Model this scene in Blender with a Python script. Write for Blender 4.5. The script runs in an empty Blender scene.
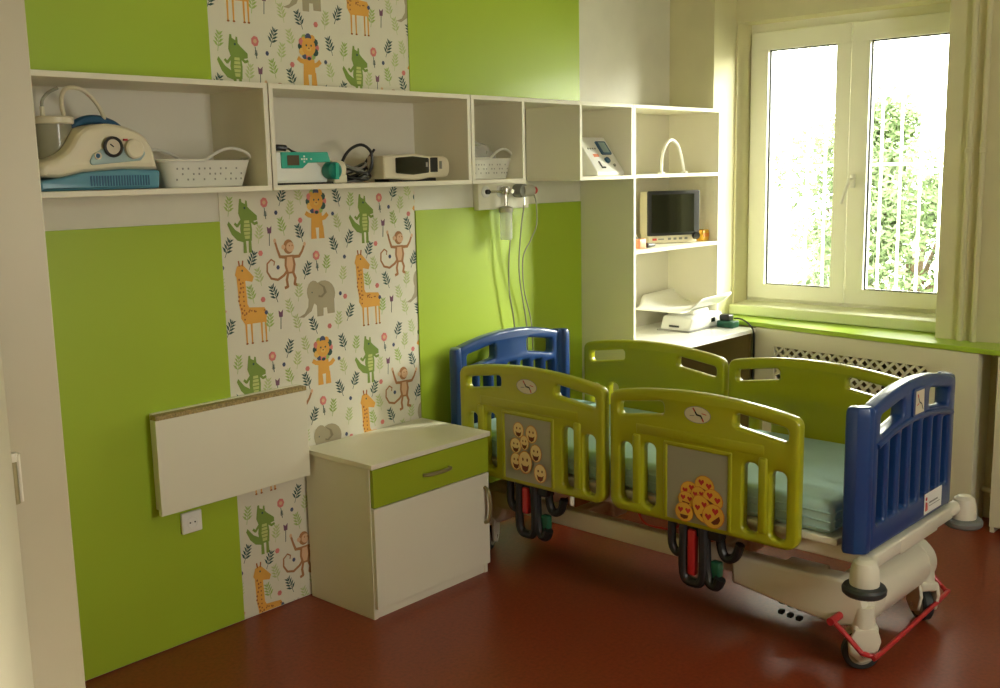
import bpy, bmesh, math, random
from mathutils import Matrix, Vector
random.seed(7)
sc = bpy.context.scene
COL = sc.collection

# ------------------------------------------------------------------ camera
cam_d = bpy.data.cameras.new('camera'); cam = bpy.data.objects.new('camera', cam_d); COL.objects.link(cam)
cam_d.sensor_width = 36.0; cam_d.lens = 1055.33 * 36 / 1000; cam_d.clip_start = 0.05; cam_d.clip_end = 200
_yaw, _pit, _rol = 0.839490835, 0.162305520, -0.020253207
fw = Vector((math.sin(_yaw) * math.cos(_pit), math.cos(_yaw) * math.cos(_pit), -math.sin(_pit)))
r0 = Vector((math.cos(_yaw), -math.sin(_yaw), 0)); u0 = r0.cross(fw)
rr = r0 * math.cos(_rol) + u0 * math.sin(_rol); uu = u0 * math.cos(_rol) - r0 * math.sin(_rol)
CM = Matrix.Identity(4)
for i in range(3):
    CM[i][0] = rr[i]; CM[i][1] = uu[i]; CM[i][2] = -fw[i]
CM[0][3], CM[1][3], CM[2][3] = 0.0, -3.24588, 1.65
cam.matrix_world = CM
sc.camera = cam

# ------------------------------------------------------------------ world, light, exposure
w = bpy.data.worlds.new('sky'); sc.world = w; w.use_nodes = True
bg = w.node_tree.nodes['Background']
bg.inputs[0].default_value = (1.0, 0.97, 0.86, 1); bg.inputs[1].default_value = 8.0
sc.view_settings.view_transform = 'Standard'; sc.view_settings.look = 'None'
sc.view_settings.gamma = 1.0; sc.view_settings.use_curve_mapping = False
sc.view_settings.exposure = 1.08
sc.cycles.use_denoising = True
sc.cycles.max_bounces = 10; sc.cycles.diffuse_bounces = 7; sc.cycles.glossy_bounces = 4
sc.cycles.transparent_max_bounces = 12; sc.cycles.sample_clamp_indirect = 6.0
sc.cycles.caustics_reflective = False; sc.cycles.caustics_refractive = False

def portal(y0, y1, z0, z1, x):
    l = bpy.data.lights.new('opening_portal', 'AREA'); l.shape = 'RECTANGLE'
    l.size = abs(y1 - y0); l.size_y = z1 - z0; l.cycles.is_portal = True
    o = bpy.data.objects.new('opening_portal', l); COL.objects.link(o)
    o.matrix_world = Matrix(((0, 0, 1, x), (1, 0, 0, (y0 + y1) / 2), (0, 1, 0, (z0 + z1) / 2), (0, 0, 0, 1)))
portal(-1.47, -0.28, 0.89, 2.41, 5.50)
sun = bpy.data.lights.new('hazy_sun', 'SUN'); sun.energy = 22.0; sun.angle = math.radians(40); sun.color = (1.0, 0.96, 0.86)
so_ = bpy.data.objects.new('hazy_sun', sun); COL.objects.link(so_); so_.location = (9, -5, 6)
so_.rotation_euler = Vector((-0.66, 0.62, -0.40)).to_track_quat('-Z', 'Y').to_euler()
lp = bpy.data.lights.new('opening_portal', 'AREA'); lp.shape = 'RECTANGLE'; lp.size = 0.8; lp.size_y = 1.1; lp.cycles.is_portal = True  # portal for the unseen opening added behind the camera as fill light
lo = bpy.data.objects.new('opening_portal', lp); COL.objects.link(lo)
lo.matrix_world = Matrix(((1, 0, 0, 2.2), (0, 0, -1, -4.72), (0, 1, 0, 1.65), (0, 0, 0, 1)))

# ------------------------------------------------------------------ materials
MATS = {}
def mat(name, col, rough=0.5, metal=0.0, var=0.04, scale=6.0, bump=0.0, bscale=80.0, trans=0.0, spec=0.5, coat=0.0, alpha=1.0):
    m = bpy.data.materials.new(name); m.use_nodes = True; nt = m.node_tree; b = nt.nodes['Principled BSDF']
    b.inputs['Roughness'].default_value = rough; b.inputs['Metallic'].default_value = metal
    b.inputs['Specular IOR Level'].default_value = spec
    b.inputs['Coat Weight'].default_value = coat
    b.inputs['Transmission Weight'].default_value = trans; b.inputs['Alpha'].default_value = alpha
    tc = nt.nodes.new('ShaderNodeTexCoord'); nz = nt.nodes.new('ShaderNodeTexNoise')
    nz.inputs['Scale'].default_value = scale; nz.inputs['Detail'].default_value = 5
    nt.links.new(tc.outputs['Object'], nz.inputs['Vector'])
    cr = nt.nodes.new('ShaderNodeValToRGB')
    cr.color_ramp.elements[0].position = 0.3; cr.color_ramp.elements[1].position = 0.7
    cr.color_ramp.elements[0].color = (*[c * (1 - var) for c in col], 1)
    cr.color_ramp.elements[1].color = (*[min(1, c * (1 + var)) for c in col], 1)
    nt.links.new(nz.outputs['Fac'], cr.inputs['Fac']); nt.links.new(cr.outputs['Color'], b.inputs['Base Color'])
    if bump:
        n2 = nt.nodes.new('ShaderNodeTexNoise'); n2.inputs['Scale'].default_value = bscale
        nt.links.new(tc.outputs['Object'], n2.inputs['Vector'])
        bp_ = nt.nodes.new('ShaderNodeBump'); bp_.inputs['Strength'].default_value = bump; bp_.inputs['Distance'].default_value = 0.002
        nt.links.new(n2.outputs['Fac'], bp_.inputs['Height']); nt.links.new(bp_.outputs['Normal'], b.inputs['Normal'])
    MATS[name] = m
    return m
mat('wall_cream', (0.70, 0.66, 0.42), 0.8, bump=0.15)
mat('wall_white', (0.72, 0.70, 0.60), 0.7, bump=0.1)
mat('ceiling_white', (0.82, 0.81, 0.74), 0.8)
mat('floor_red', (0.235, 0.040, 0.014), 0.34, var=0.22, scale=70, bump=0.05, bscale=12, spec=0.45)
mat('green_panel', (0.38, 0.53, 0.03), 0.42, var=0.02, scale=3)
mat('paper', (0.74, 0.71, 0.58), 0.7, var=0.02)
mat('board_white', (0.80, 0.77, 0.62), 0.42, var=0.015, scale=3)
mat('board_inner', (0.74, 0.71, 0.60), 0.5, var=0.015, scale=3)
mat('board_green', (0.33, 0.42, 0.02), 0.4, var=0.02)
mat('chipboard', (0.36, 0.27, 0.11), 0.8, var=0.4, scale=160)
mat('sill_green', (0.42, 0.62, 0.06), 0.3, var=0.02)
mat('brown_wood', (0.20, 0.15, 0.045), 0.5, var=0.1)
mat('door_paint', (0.56, 0.52, 0.36), 0.45, var=0.02)
mat('pvc', (0.90, 0.90, 0.78), 0.3, var=0.01)
mat('ledge', (0.74, 0.78, 0.52), 0.35, var=0.01)
mat('rail_green', (0.37, 0.38, 0.008), 0.30, var=0.02, coat=0.2)
mat('bed_blue', (0.008, 0.045, 0.18), 0.33, var=0.03, coat=0.3)
mat('bed_white', (0.72, 0.69, 0.56), 0.28, var=0.02)
mat('sticker_grey', (0.34, 0.33, 0.24), 0.5)
mat('sheet', (0.40, 0.60, 0.58), 0.8, var=0.05, bump=0.3, bscale=25)
mat('dark_rubber', (0.025, 0.03, 0.03), 0.5)
mat('grey_rubber', (0.16, 0.17, 0.16), 0.5)
mat('black', (0.012, 0.012, 0.012), 0.4)
mat('red_paint', (0.50, 0.025, 0.03), 0.3)
mat('steel', (0.62, 0.60, 0.55), 0.25, metal=1.0)
mat('handle_bronze', (0.33, 0.29, 0.15), 0.4, metal=0.6)
mat('cream_plastic', (0.74, 0.68, 0.50), 0.35)
mat('blue_plastic', (0.10, 0.28, 0.38), 0.35)
mat('light_blue', (0.32, 0.45, 0.45), 0.4)
mat('deep_blue', (0.02, 0.10, 0.20), 0.35)
mat('basket_white', (0.70, 0.70, 0.62), 0.4)
mat('turquoise', (0.03, 0.42, 0.30), 0.35)
mat('turquoise_dark', (0.01, 0.20, 0.15), 0.35)
mat('screen', (0.015, 0.017, 0.010), 0.12, spec=0.6)
mat('screen_brown', (0.10, 0.08, 0.05), 0.3)
mat('white_paint', (0.85, 0.85, 0.80), 0.35)
mat('yellow', (0.75, 0.42, 0.02), 0.4)
mat('salmon', (0.75, 0.25, 0.13), 0.4)
mat('orange', (0.75, 0.25, 0.04), 0.4)
mat('red_mark', (0.55, 0.03, 0.03), 0.5)
mat('dark_green_plastic', (0.01, 0.10, 0.05), 0.4)
mat('emoji_yellow', (0.80, 0.46, 0.06), 0.5)
mat('emoji_cream', (0.80, 0.62, 0.28), 0.5)
mat('emoji_brown', (0.16, 0.03, 0.01), 0.5)
mat('emoji_orange', (0.65, 0.22, 0.03), 0.5)
mat('face_cream', (0.66, 0.60, 0.44), 0.5)
mat('line_grey', (0.25, 0.25, 0.22), 0.5)
mat('print_croc', (0.22, 0.33, 0.06), 0.8); mat('print_croc_light', (0.55, 0.60, 0.20), 0.8)
mat('print_orange', (0.78, 0.40, 0.07), 0.8); mat('print_spot', (0.40, 0.14, 0.04), 0.8)
mat('print_monkey', (0.42, 0.20, 0.08), 0.8); mat('print_skin', (0.72, 0.47, 0.28), 0.8)
mat('print_elephant', (0.42, 0.37, 0.24), 0.8); mat('print_elephant_dark', (0.27, 0.23, 0.14), 0.8)
mat('print_dark_leaf', (0.045, 0.10, 0.085), 0.8); mat('print_leaf', (0.36, 0.50, 0.14), 0.8); mat('print_pale_leaf', (0.50, 0.58, 0.26), 0.8)
mat('print_pink', (0.70, 0.22, 0.20), 0.8); mat('print_purple', (0.22, 0.10, 0.16), 0.8); mat('print_navy', (0.08, 0.10, 0.18), 0.8)
mat('print_face', (0.80, 0.50, 0.12), 0.8)
mat('bark', (0.10, 0.07, 0.04), 0.9, var=0.3)
mat('leaf_outside', (0.10, 0.15, 0.06), 0.7, var=0.3, scale=2)
mat('ground_outside', (0.35, 0.36, 0.30), 0.9)
mat('clear_plastic', (0.78, 0.79, 0.74), 0.15, alpha=0.42)
mat('clear_tube', (0.45, 0.46, 0.35), 0.2, alpha=0.75)
mat('jar_plastic', (0.50, 0.50, 0.38), 0.15, alpha=0.55)
mat('wheel_grey', (0.42, 0.40, 0.32), 0.4)
def glass_mat():
    m = bpy.data.materials.new('window_glass'); m.use_nodes = True; nt = m.node_tree
    for n in list(nt.nodes):
        if n.type == 'BSDF_PRINCIPLED': nt.nodes.remove(n)
    out = nt.nodes['Material Output']
    t = nt.nodes.new('ShaderNodeBsdfTransparent'); g = nt.nodes.new('ShaderNodeBsdfGlossy'); g.inputs['Roughness'].default_value = 0.02
    f = nt.nodes.new('ShaderNodeFresnel'); f.inputs['IOR'].default_value = 1.35; mx = nt.nodes.new('ShaderNodeMixShader')
    t.inputs[0].default_value = (0.95, 0.97, 0.94, 1)
    nt.links.new(f.outputs[0], mx.inputs[0]); nt.links.new(t.outputs[0], mx.inputs[1]); nt.links.new(g.outputs[0], mx.inputs[2])
    nt.links.new(mx.outputs[0], out.inputs[0]); MATS['window_glass'] = m
glass_mat()

# ------------------------------------------------------------------ helpers
MW = {}
def T(name, label, cat, loc=(0, 0, 0), rz=0.0, group=None, local=False):
    o = bpy.data.objects.new(name, None); COL.objects.link(o); o.empty_display_size = 0.05
    o.location = loc; o.rotation_euler = (0, 0, rz)
    o['label'] = label; o['category'] = cat
    if group: o['group'] = group
    MW[o.name] = Matrix.Identity(4) if local else Matrix.Translation(loc) @ Matrix.Rotation(rz, 4, 'Z')
    return o
def tag(o, label, cat, group=None, kind=None):
    if label: o['label'] = label
    if cat: o['category'] = cat
    if group: o['group'] = group
    if kind: o['kind'] = kind
    return o

def fillet(pts, r, n=5):
    out = []; N = len(pts)
    rs = r if isinstance(r, (list, tuple)) else [r] * N
    for i in range(N):
        p = Vector(pts[i]); a = Vector(pts[i - 1]); b = Vector(pts[(i + 1) % N]); q = rs[i]
        d1 = (a - p); d2 = (b - p); l1 = d1.length; l2 = d2.length
        if q <= 1e-6 or l1 < 1e-6 or l2 < 1e-6: out.append((p.x, p.y)); continue
        d1 /= l1; d2 /= l2
        ang = math.acos(max(-1, min(1, d1.dot(d2))))
        if ang > math.radians(170): out.append((p.x, p.y)); continue
        t = min(q / math.tan(ang / 2), l1 * 0.49, l2 * 0.49); q2 = t * math.tan(ang / 2)
        c = p + (d1 + d2).normalized() * (q2 / math.sin(ang / 2))
        s = p + d1 * t; e = p + d2 * t
        a0 = math.atan2(s.y - c.y, s.x - c.x); a1 = math.atan2(e.y - c.y, e.x - c.x)
        da = (a1 - a0 + math.pi) % (2 * math.pi) - math.pi
        for k in range(n + 1):
            th = a0 + da * k / n; out.append((c.x + q2 * math.cos(th), c.y + q2 * math.sin(th)))
    return out

def crv(pts, n=8):
    """smooth catmull-rom through the points"""
    P = [Vector(p) for p in pts]; P = [P[0] * 2 - P[1]] + P + [P[-1] * 2 - P[-2]]; out = []
    for i in range(1, len(P) - 2):
        a, b, c, d = P[i - 1:i + 3]
        for k in range(n):
            t = k / n
            out.append(0.5 * ((2 * b) + (c - a) * t + (2 * a - 5 * b + 4 * c - d) * t * t + (3 * b - a - 3 * c + d) * t ** 3))
    out.append(P[-2]); return out

class MB:
    def __init__(s): s.v = []; s.f = []; s.m = []; s.mats = []
    def mi(s, m):
        if m not in s.mats: s.mats.append(m)
        return s.mats.index(m)
    def add(s, vs, fs, m, M=None):
        o = len(s.v); k = s.mi(m)
        for v in vs:
            v = Vector(v); s.v.append(M @ v if M else v)
        for f in fs: s.f.append([o + i for i in f]); s.m.append(k)
        return s
    def box(s, x0, x1, y0, y1, z0, z1, m, M=None):
        vs = [(x, y, z) for z in (z0, z1) for y in (y0, y1) for x in (x0, x1)]
        return s.add(vs, [(0, 2, 3, 1), (4, 5, 7, 6), (0, 1, 5, 4), (1, 3, 7, 5), (3, 2, 6, 7), (2, 0, 4, 6)], m, M)
    def rbox(s, x0, x1, y0, y1, z0, z1, r, m, M=None, seg=3):
        bm = bmesh.new(); bmesh.ops.create_cube(bm, size=1)
        for v in bm.verts: v.co = Vector(((x0 + x1) / 2 + v.co.x * (x1 - x0), (y0 + y1) / 2 + v.co.y * (y1 - y0), (z0 + z1) / 2 + v.co.z * (z1 - z0)))
        bmesh.ops.bevel(bm, geom=bm.edges[:], offset=r, segments=seg, profile=0.5, affect='EDGES')
        return s.bmadd(bm, m, M)
    def bmadd(s, bm, m, M=None):
        bm.verts.index_update(); vs = [v.co.copy() for v in bm.verts]; fs = [[v.index for v in f.verts] for f in bm.faces]; bm.free()
        return s.add(vs, fs, m, M)
    def tube(s, pts, r, m, n=10, M=None, closed=False, cap=True):
        P = [Vector(p) for p in pts]; N = len(P); rs = r if isinstance(r, (list, tuple)) else [r] * N
        vs = []; fs = []; up = None
        for i in range(N):
            a = P[i - 1] if (i or closed) else P[0]; b = P[(i + 1) % N] if (i < N - 1 or closed) else P[-1]
            t = (b - a).normalized()
            if up is None:
                up = Vector((0, 0, 1)) if abs(t.z) < 0.9 else Vector((1, 0, 0))
            u = (up - t * up.dot(t))
            if u.length < 1e-5: u = t.orthogonal()
            u.normalize(); up = u; q = t.cross(u)
            for k in range(n):
                th = 2 * math.pi * k / n; vs.append(P[i] + (u * math.cos(th) + q * math.sin(th)) * rs[i])
        for i in range(N if closed else N - 1):
            for k in range(n):
                j = (i + 1) % N; fs.append((i * n + k, i * n + (k + 1) % n, j * n + (k + 1) % n, j * n + k))
        if cap and not closed: fs.append(tuple(range(n))[::-1]); fs.append(tuple((N - 1) * n + k for k in range(n)))
        return s.add(vs, fs, m, M)
    def lathe(s, prof, m, n=24, M=None, cap=True):
        """prof: list of (r, z) about local z"""
        vs = []; fs = []
        for r, z in prof:
            for k in range(n):
                th = 2 * math.pi * k / n; vs.append((r * math.cos(th), r * math.sin(th), z))
        for i in range(len(prof) - 1):
            for k in range(n): fs.append((i * n + k, i * n + (k + 1) % n, (i + 1) * n + (k + 1) % n, (i + 1) * n + k))
        if cap: fs.append(tuple(range(n))[::-1]); fs.append(tuple((len(prof) - 1) * n + k for k in range(n)))
        return s.add(vs, fs, m, M)
    def slab(s, outline, holes, th, bev, m, M=None):
        """flat board in local xy, thickness along z centred on 0, rounded edges"""
        cu = bpy.data.curves.new('t', 'CURVE'); cu.dimensions = '2D'; cu.fill_mode = 'BOTH'
        cu.extrude = max(th / 2 - bev, 0.0); cu.bevel_depth = bev; cu.bevel_resolution = 2; cu.offset = -bev
        for L in [outline] + list(holes):
            sp = cu.splines.new('POLY'); sp.points.add(len(L) - 1)
            for i, (x, y) in enumerate(L): sp.points[i].co = (x, y, 0, 1)
            sp.use_cyclic_u = True
        o = bpy.data.objects.new('t', cu); COL.objects.link(o)
        dg = bpy.context.evaluated_depsgraph_get(); dg.update()
        me = bpy.data.meshes.new_from_object(o.evaluated_get(dg))
        vs = [v.co.copy() for v in me.vertices]; fs = [list(p.vertices) for p in me.polygons]
        bpy.data.objects.remove(o); bpy.data.curves.remove(cu); bpy.data.meshes.remove(me)
        return s.add(vs, fs, m, M)
    def grid(s, fn, nu, nv, m, M=None):
        vs = [fn(i / nu, j / nv) for i in range(nu + 1) for j in range(nv + 1)]
        fs = [(i * (nv + 1) + j, (i + 1) * (nv + 1) + j, (i + 1) * (nv + 1) + j + 1, i * (nv + 1) + j + 1) for i in range(nu) for j in range(nv)]
        return s.add(vs, fs, m, M)
    def build(s, name, parent=None, bevel=0.0, smooth=30, xf=None, merge=True, recalc=True, label=None):
        me = bpy.data.meshes.new(name)
        inv = MW[parent.name].inverted() if parent else Matrix.Identity(4)
        vs = [(xf @ v if xf else v) for v in s.v]
        me.from_pydata([tuple(inv @ v) for v in vs], [], s.f)
        for mname in s.mats: me.materials.append(MATS[mname])
        me.polygons.foreach_set('material_index', s.m)
        bm = bmesh.new(); bm.from_mesh(me)
        if merge: bmesh.ops.remove_doubles(bm, verts=bm.verts, dist=1e-5)
        if recalc: bmesh.ops.recalc_face_normals(bm, faces=bm.faces)
        bm.to_mesh(me); bm.free()
        me.polygons.foreach_set('use_smooth', [True] * len(me.polygons))
        me.set_sharp_from_angle(angle=math.radians(smooth))
        o = bpy.data.objects.new(name, me); COL.objects.link(o)
        if parent: o.parent = parent; MW[o.name] = MW[parent.name].copy()
        else: MW[o.name] = Matrix.Identity(4)
        if bevel:
            b = o.modifiers.new('bevel', 'BEVEL'); b.width = bevel; b.segments = 2; b.limit_method = 'ANGLE'; b.angle_limit = math.radians(40)
            b.harden_normals = False
        if label: o['label'] = label
        return o
def frame(o, ux, uy):
    """matrix with local x->ux, y->uy, z->ux×uy, origin o"""
    ux = Vector(ux).normalized(); uy = Vector(uy).normalized(); uz = ux.cross(uy)
    M = Matrix.Identity(4)
    for i in range(3): M[i][0] = ux[i]; M[i][1] = uy[i]; M[i][2] = uz[i]; M[i][3] = o[i]
    return M
def copy_tree(o, parent=None, **props):
    c = o.copy(); COL.objects.link(c); c.parent = parent
    for k, v in props.items(): c[k] = v
    for ch in list(o.children):
        copy_tree(ch, c)
    return c

class Paint:
    """flat printed motifs on a surface: 2D polygons with a layer order"""
    def __init__(s, M, clip=None, step=0.0005): s.M = M; s.clip = clip; s.mb = MB(); s.step = step; s.l = 1
    def clipped(s, P):
        if not s.clip: return P
        x0, x1, y0, y1 = s.clip
        for ax, val, sg in ((0, x0, 1), (0, x1, -1), (1, y0, 1), (1, y1, -1)):
            out = []
            for i in range(len(P)):
                a = P[i - 1]; b = P[i]; da = (a[ax] - val) * sg; db = (b[ax] - val) * sg
                if (da >= 0) != (db >= 0):
                    t = da / (da - db); out.append((a[0] + (b[0] - a[0]) * t, a[1] + (b[1] - a[1]) * t))
                if db >= 0: out.append(b)
            P = out
            if len(P) < 3: return []
        return P
    def poly(s, P, m, l=1):
        P = s.clipped([tuple(p) for p in P])
        if len(P) < 3: return
        s.cnt = (getattr(s, 'cnt', 0) + 1) % 12
        s.mb.add([(p[0], p[1], s.step * l + s.cnt * s.step / 16) for p in P], [list(range(len(P)))], m, s.M)
    def disc(s, x, y, rx, ry, m, l=1, n=14, rot=0.0):
        c, q = math.cos(rot), math.sin(rot); P = []
        for k in range(n):
            a = rx * math.cos(2 * math.pi * k / n); b = ry * math.sin(2 * math.pi * k / n); P.append((x + a * c - b * q, y + a * q + b * c))
        s.poly(P, m, l)
    def stroke(s, pts, wd, m, l=1):
        ws = wd if isinstance(wd, (list, tuple)) else [wd] * len(pts)
        for i in range(len(pts) - 1):
            a = Vector(pts[i]); b = Vector(pts[i + 1]); d = (b - a)
            if d.length < 1e-7: continue
            n = Vector((-d.y, d.x)).normalized(); e = d.normalized() * ws[i] * 0.2
            s.poly([a - e + n * ws[i] / 2, a - e - n * ws[i] / 2, b + e - n * ws[i + 1] / 2, b + e + n * ws[i + 1] / 2], m, l)

# ================================================================== SETTING
def struct(name, mb, **k):
    o = mb.build(name, **k); o['kind'] = 'structure'; return o
CEIL = 2.95
XW = 5.28      # inner face of the outer wall at the window
struct('floor', MB().box(-1.4, 5.6, -4.75, 0.15, -0.12, 0.0, 'floor_red'))
struct('ceiling', MB().box(-1.4, 5.6, -4.75, 0.15, CEIL, CEIL + 0.12, 'ceiling_white'))
struct('wall_back', MB().box(-1.4, 5.6, 0.0, 0.15, 0.0, CEIL, 'wall_white'))
struct('wall_front', MB().box(-1.4, 1.8, -4.75, -4.6, 0.0, CEIL, 'wall_white').box(2.6, 5.6, -4.75, -4.6, 0.0, CEIL, 'wall_white').box(1.8, 2.6, -4.75, -4.6, 0.0, 1.1, 'wall_white').box(1.8, 2.6, -4.75, -4.6, 2.2, CEIL, 'wall_white'))  # the gap is an added opening, out of view, letting in fill light
struct('wall_left', MB().box(-1.4, 0.84, -1.42, -1.30, 0.0, CEIL, 'wall_cream').box(0.74, 0.84, -1.30, 0.0, 0.0, CEIL, 'wall_cream').box(-1.4, -1.25, -4.6, -1.42, 0, CEIL, 'wall_cream'))
# outer wall with two window openings, pilaster in the corner and pipe chase on the right
wr = MB()
Z0, Z1 = 0.89, 2.415
for y0, y1, z0, z1 in ((-0.285, 0.0, 0, CEIL), (-1.47, -0.285, 0, Z0), (-1.47, -0.285, Z1, CEIL), (-4.6, -1.47, 0, CEIL)):
    wr.box(XW, 5.56, y0, y1, z0, z1, 'wall_cream')
wr.box(5.05, XW, -0.275, 0.0, 0, CEIL, 'wall_cream')
wr.box(5.05, XW, -4.6, -1.485, 0, CEIL, 'wall_cream')
struct('wall_right', wr)

def window(name, yc, top=None):
    """two sash pvc window centred on yc in plane x=5.42"""
    Y = lambda a: yc + a
    fr = MB(); X0, X1 = 5.42, 5.49
    y0, y1, z0, z1 = -0.600, 0.590, 0.885, 2.42
    t = 0.050
    for a in ((y0, y1, z0, z0 + t), (y0, y1, z1 - t, z1), (y0, y0 + t, z0 + t, z1 - t), (y1 - t, y1, z0 + t, z1 - t)):
        fr.box(X0 + 0.012, X1, Y(a[0]), Y(a[1]), a[2], a[3], 'pvc')
    o = struct(name, fr, bevel=0.004)
    for k, (a, b) in enumerate(((0.004, 0.572), (-0.572, -0.004))):
        s = MB(); q = 0.078; c, d = 0.912, 2.37; ql = 0.100 if k == 0 else 0.094
        for e in ((a, b, c, c + q), (a, b, d - q - 0.02, d), (a, a + q, c + q, d - q - 0.02), (b - ql, b, c + q, d - q - 0.02)):
            s.box(X0 - 0.012, X1 - 0.01, Y(e[0]), Y(e[1]), e[2], e[3], 'pvc')
        # dark rubber gasket round the pane
        for e in ((a + q, b - ql, c + q, c + q + 0.006), (a + q, b - ql, d - q - 0.026, d - q - 0.02), (a + q, a + q + 0.006, c + q, d - q - 0.02), (b - ql - 0.006, b - ql, c + q, d - q - 0.02)):
            s.box(X0 + 0.012, X0 + 0.03, Y(e[0]), Y(e[1]), e[2], e[3], 'dark_rubber')
        so = s.build('window_sash', o, bevel=0.003)
        MB().box(X0 + 0.018, X0 + 0.024, Y(a + q), Y(b - ql), c + q, d - q - 0.02, 'window_glass').build('window_pane', so)
    h = MB()
    h.rbox(X0 - 0.03, X0 - 0.012, Y(-0.045), Y(-0.02), 1.525, 1.60, 0.006, 'white_paint')
    h.tube([(X0 - 0.03, Y(-0.033), 1.572), (X0 - 0.055, Y(-0.03), 1.572), (X0 - 0.058, Y(-0.012), 1.52), (X0 - 0.058, Y(0.012), 1.445)], [0.009, 0.010, 0.010, 0.008], 'white_paint', n=10)
    ho = h.build('window_handle', o); ho['label'] = 'white lever handle'
    return o
window('window_1', -0.872)

# pale raised ledge under the window
tr = MB()
tr.add([(5.42, -0.275, 0.832), (5.245, -0.275, 0.832), (5.175, -1.485, 0.832), (5.42, -1.485, 0.832),
        (5.42, -0.275, 0.895), (5.245, -0.275, 0.888), (5.175, -1.485, 0.888), (5.42, -1.485, 0.895)],
       [(0, 1, 2, 3), (4, 7, 6, 5), (0, 4, 5, 1), (1, 5, 6, 2), (2, 6, 7, 3), (3, 7, 4, 0)], 'ledge')
struct('trim_1', tr, bevel=0.006)

# green window board over the radiator
sl = MB()
pb = [(5.05, -0.275), (5.055, -0.50), (4.935, -1.20), (4.842, -1.84), (4.80, -2.45), (4.80, -3.9), (5.05, -3.9), (5.05, -1.486), (5.36, -1.486), (5.36, -0.275)]
n = len(pb)
sl.add([(x, y, z) for z in (0.806, 0.83) for x, y in pb], [list(range(n))[::-1], list(range(n, 2 * n))] + [(i, (i + 1) % n, n + (i + 1) % n, n + i) for i in range(n)], 'sill_green')
tag(sl.build('window_board', bevel=0.003), 'bright green window board running under the window along the right wall', 'windowsill')

# radiator cover: two panels with a lattice grille
def cover_panel(parent, P0, P1, z0, z1, g):
    P0 = Vector((*P0, 0)); P1 = Vector((*P1, 0)); L = (P1 - P0).length
    M = frame(P0, P1 - P0, (0, 0, 1))
    gx0, gx1, gz0, gz1 = g
    outl = [(0, z0), (L, z0), (L, z1), (0, z1)]
    hole = [(gx0, gz0), (gx1, gz0), (gx1, gz1), (gx0, gz1)]
    mb = MB().slab(outl, [hole], 0.018, 0.002, 'board_white', M)
    pan = mb.build('front_panel', parent)
    lt = MB(); s = 0.052; zz = gz1 - gz0
    k = gx0 - zz
    while k < gx1:
        for sg in (1, -1):
            a = [k, gz0 if sg > 0 else gz1]; b = [k + zz, gz1 if sg > 0 else gz0]
            if a[0] < gx0: t = (gx0 - a[0]) / zz; a = [gx0, a[1] + sg * zz * t]
            if b[0] > gx1: t = (b[0] - gx1) / zz; b = [gx1, b[1] - sg * zz * t]
            if b[0] - a[0] < 0.01: continue
            d = Vector((b[0] - a[0], b[1] - a[1])).normalized(); nn = Vector((-d.y, d.x)) * 0.007
            q = [(a[0] + nn.x, a[1] + nn.y), (a[0] - nn.x, a[1] - nn.y), (b[0] - nn.x, b[1] - nn.y), (b[0] + nn.x, b[1] + nn.y)]
            z_ = 0.002 * sg
            lt.add([(x, y, zc + z_) for zc in (-0.003, 0.003) for x, y in q], [(3, 2, 1, 0), (4, 5, 6, 7), (0, 1, 5, 4), (1, 2, 6, 5), (2, 3, 7, 6), (3, 0, 4, 7)], 'board_white', M)
        k += s
    lt.build('lattice_grille', parent, merge=False)
rc = T('radiator_cover', 'white radiator cover with a diamond lattice grille below the green window board, behind the bed', 'radiator cover', (5.0, -1.1, 0))
cover_panel(rc, (5.035, -0.56), (4.868, -1.745), 0.0, 0.804, (0.12, 0.96, 0.40, 0.715))
MB().box(4.868, 5.04, -1.745, -1.727, 0, 0.804, 'board_white').build('side_panel', rc)
MB().box(5.06, 5.27, -0.600, -0.582, 0, 0.804, 'board_white').build('side_panel', rc)  # unseen end panel added to stop light leaking in behind the grille
rad = T('radiator', 'ribbed radiator added behind the lattice grille, coloured dark to deepen the grille holes', 'radiator', (5.2, -1.15, 0.1))  # added radiator, its dark colour stands in for shade inside the cover
for k in range(9):
    MB().rbox(5.13, 5.24, -0.72 - k * 0.09 - 0.036, -0.72 - k * 0.09 + 0.036, 0.10, 0.70, 0.015, 'brown_wood').build('radiator_section', rad)
MB().tube([(5.185, -0.66, 0.16), (5.185, -1.50, 0.16)], 0.02, 'brown_wood').tube([(5.185, -0.66, 0.16), (5.185, -0.66, 0.0)], 0.012, 'brown_wood').tube([(5.185, -1.5, 0.16), (5.185, -1.5, 0.0)], 0.012, 'brown_wood').build('feed_pipe', rad)
rc2 = T('radiator_cover', 'white panel of a second radiator cover at the right edge, past the pipes', 'radiator cover', (4.9, -2.8, 0))
MB().box(4.835, 4.853, -3.85, -1.835, 0.03, 0.804, 'board_white').build('front_panel', rc2, bevel=0.002)
MB().box(4.853, 4.97, -1.853, -1.835, 0.0, 0.804, 'board_white').build('side_panel', rc2)
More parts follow.
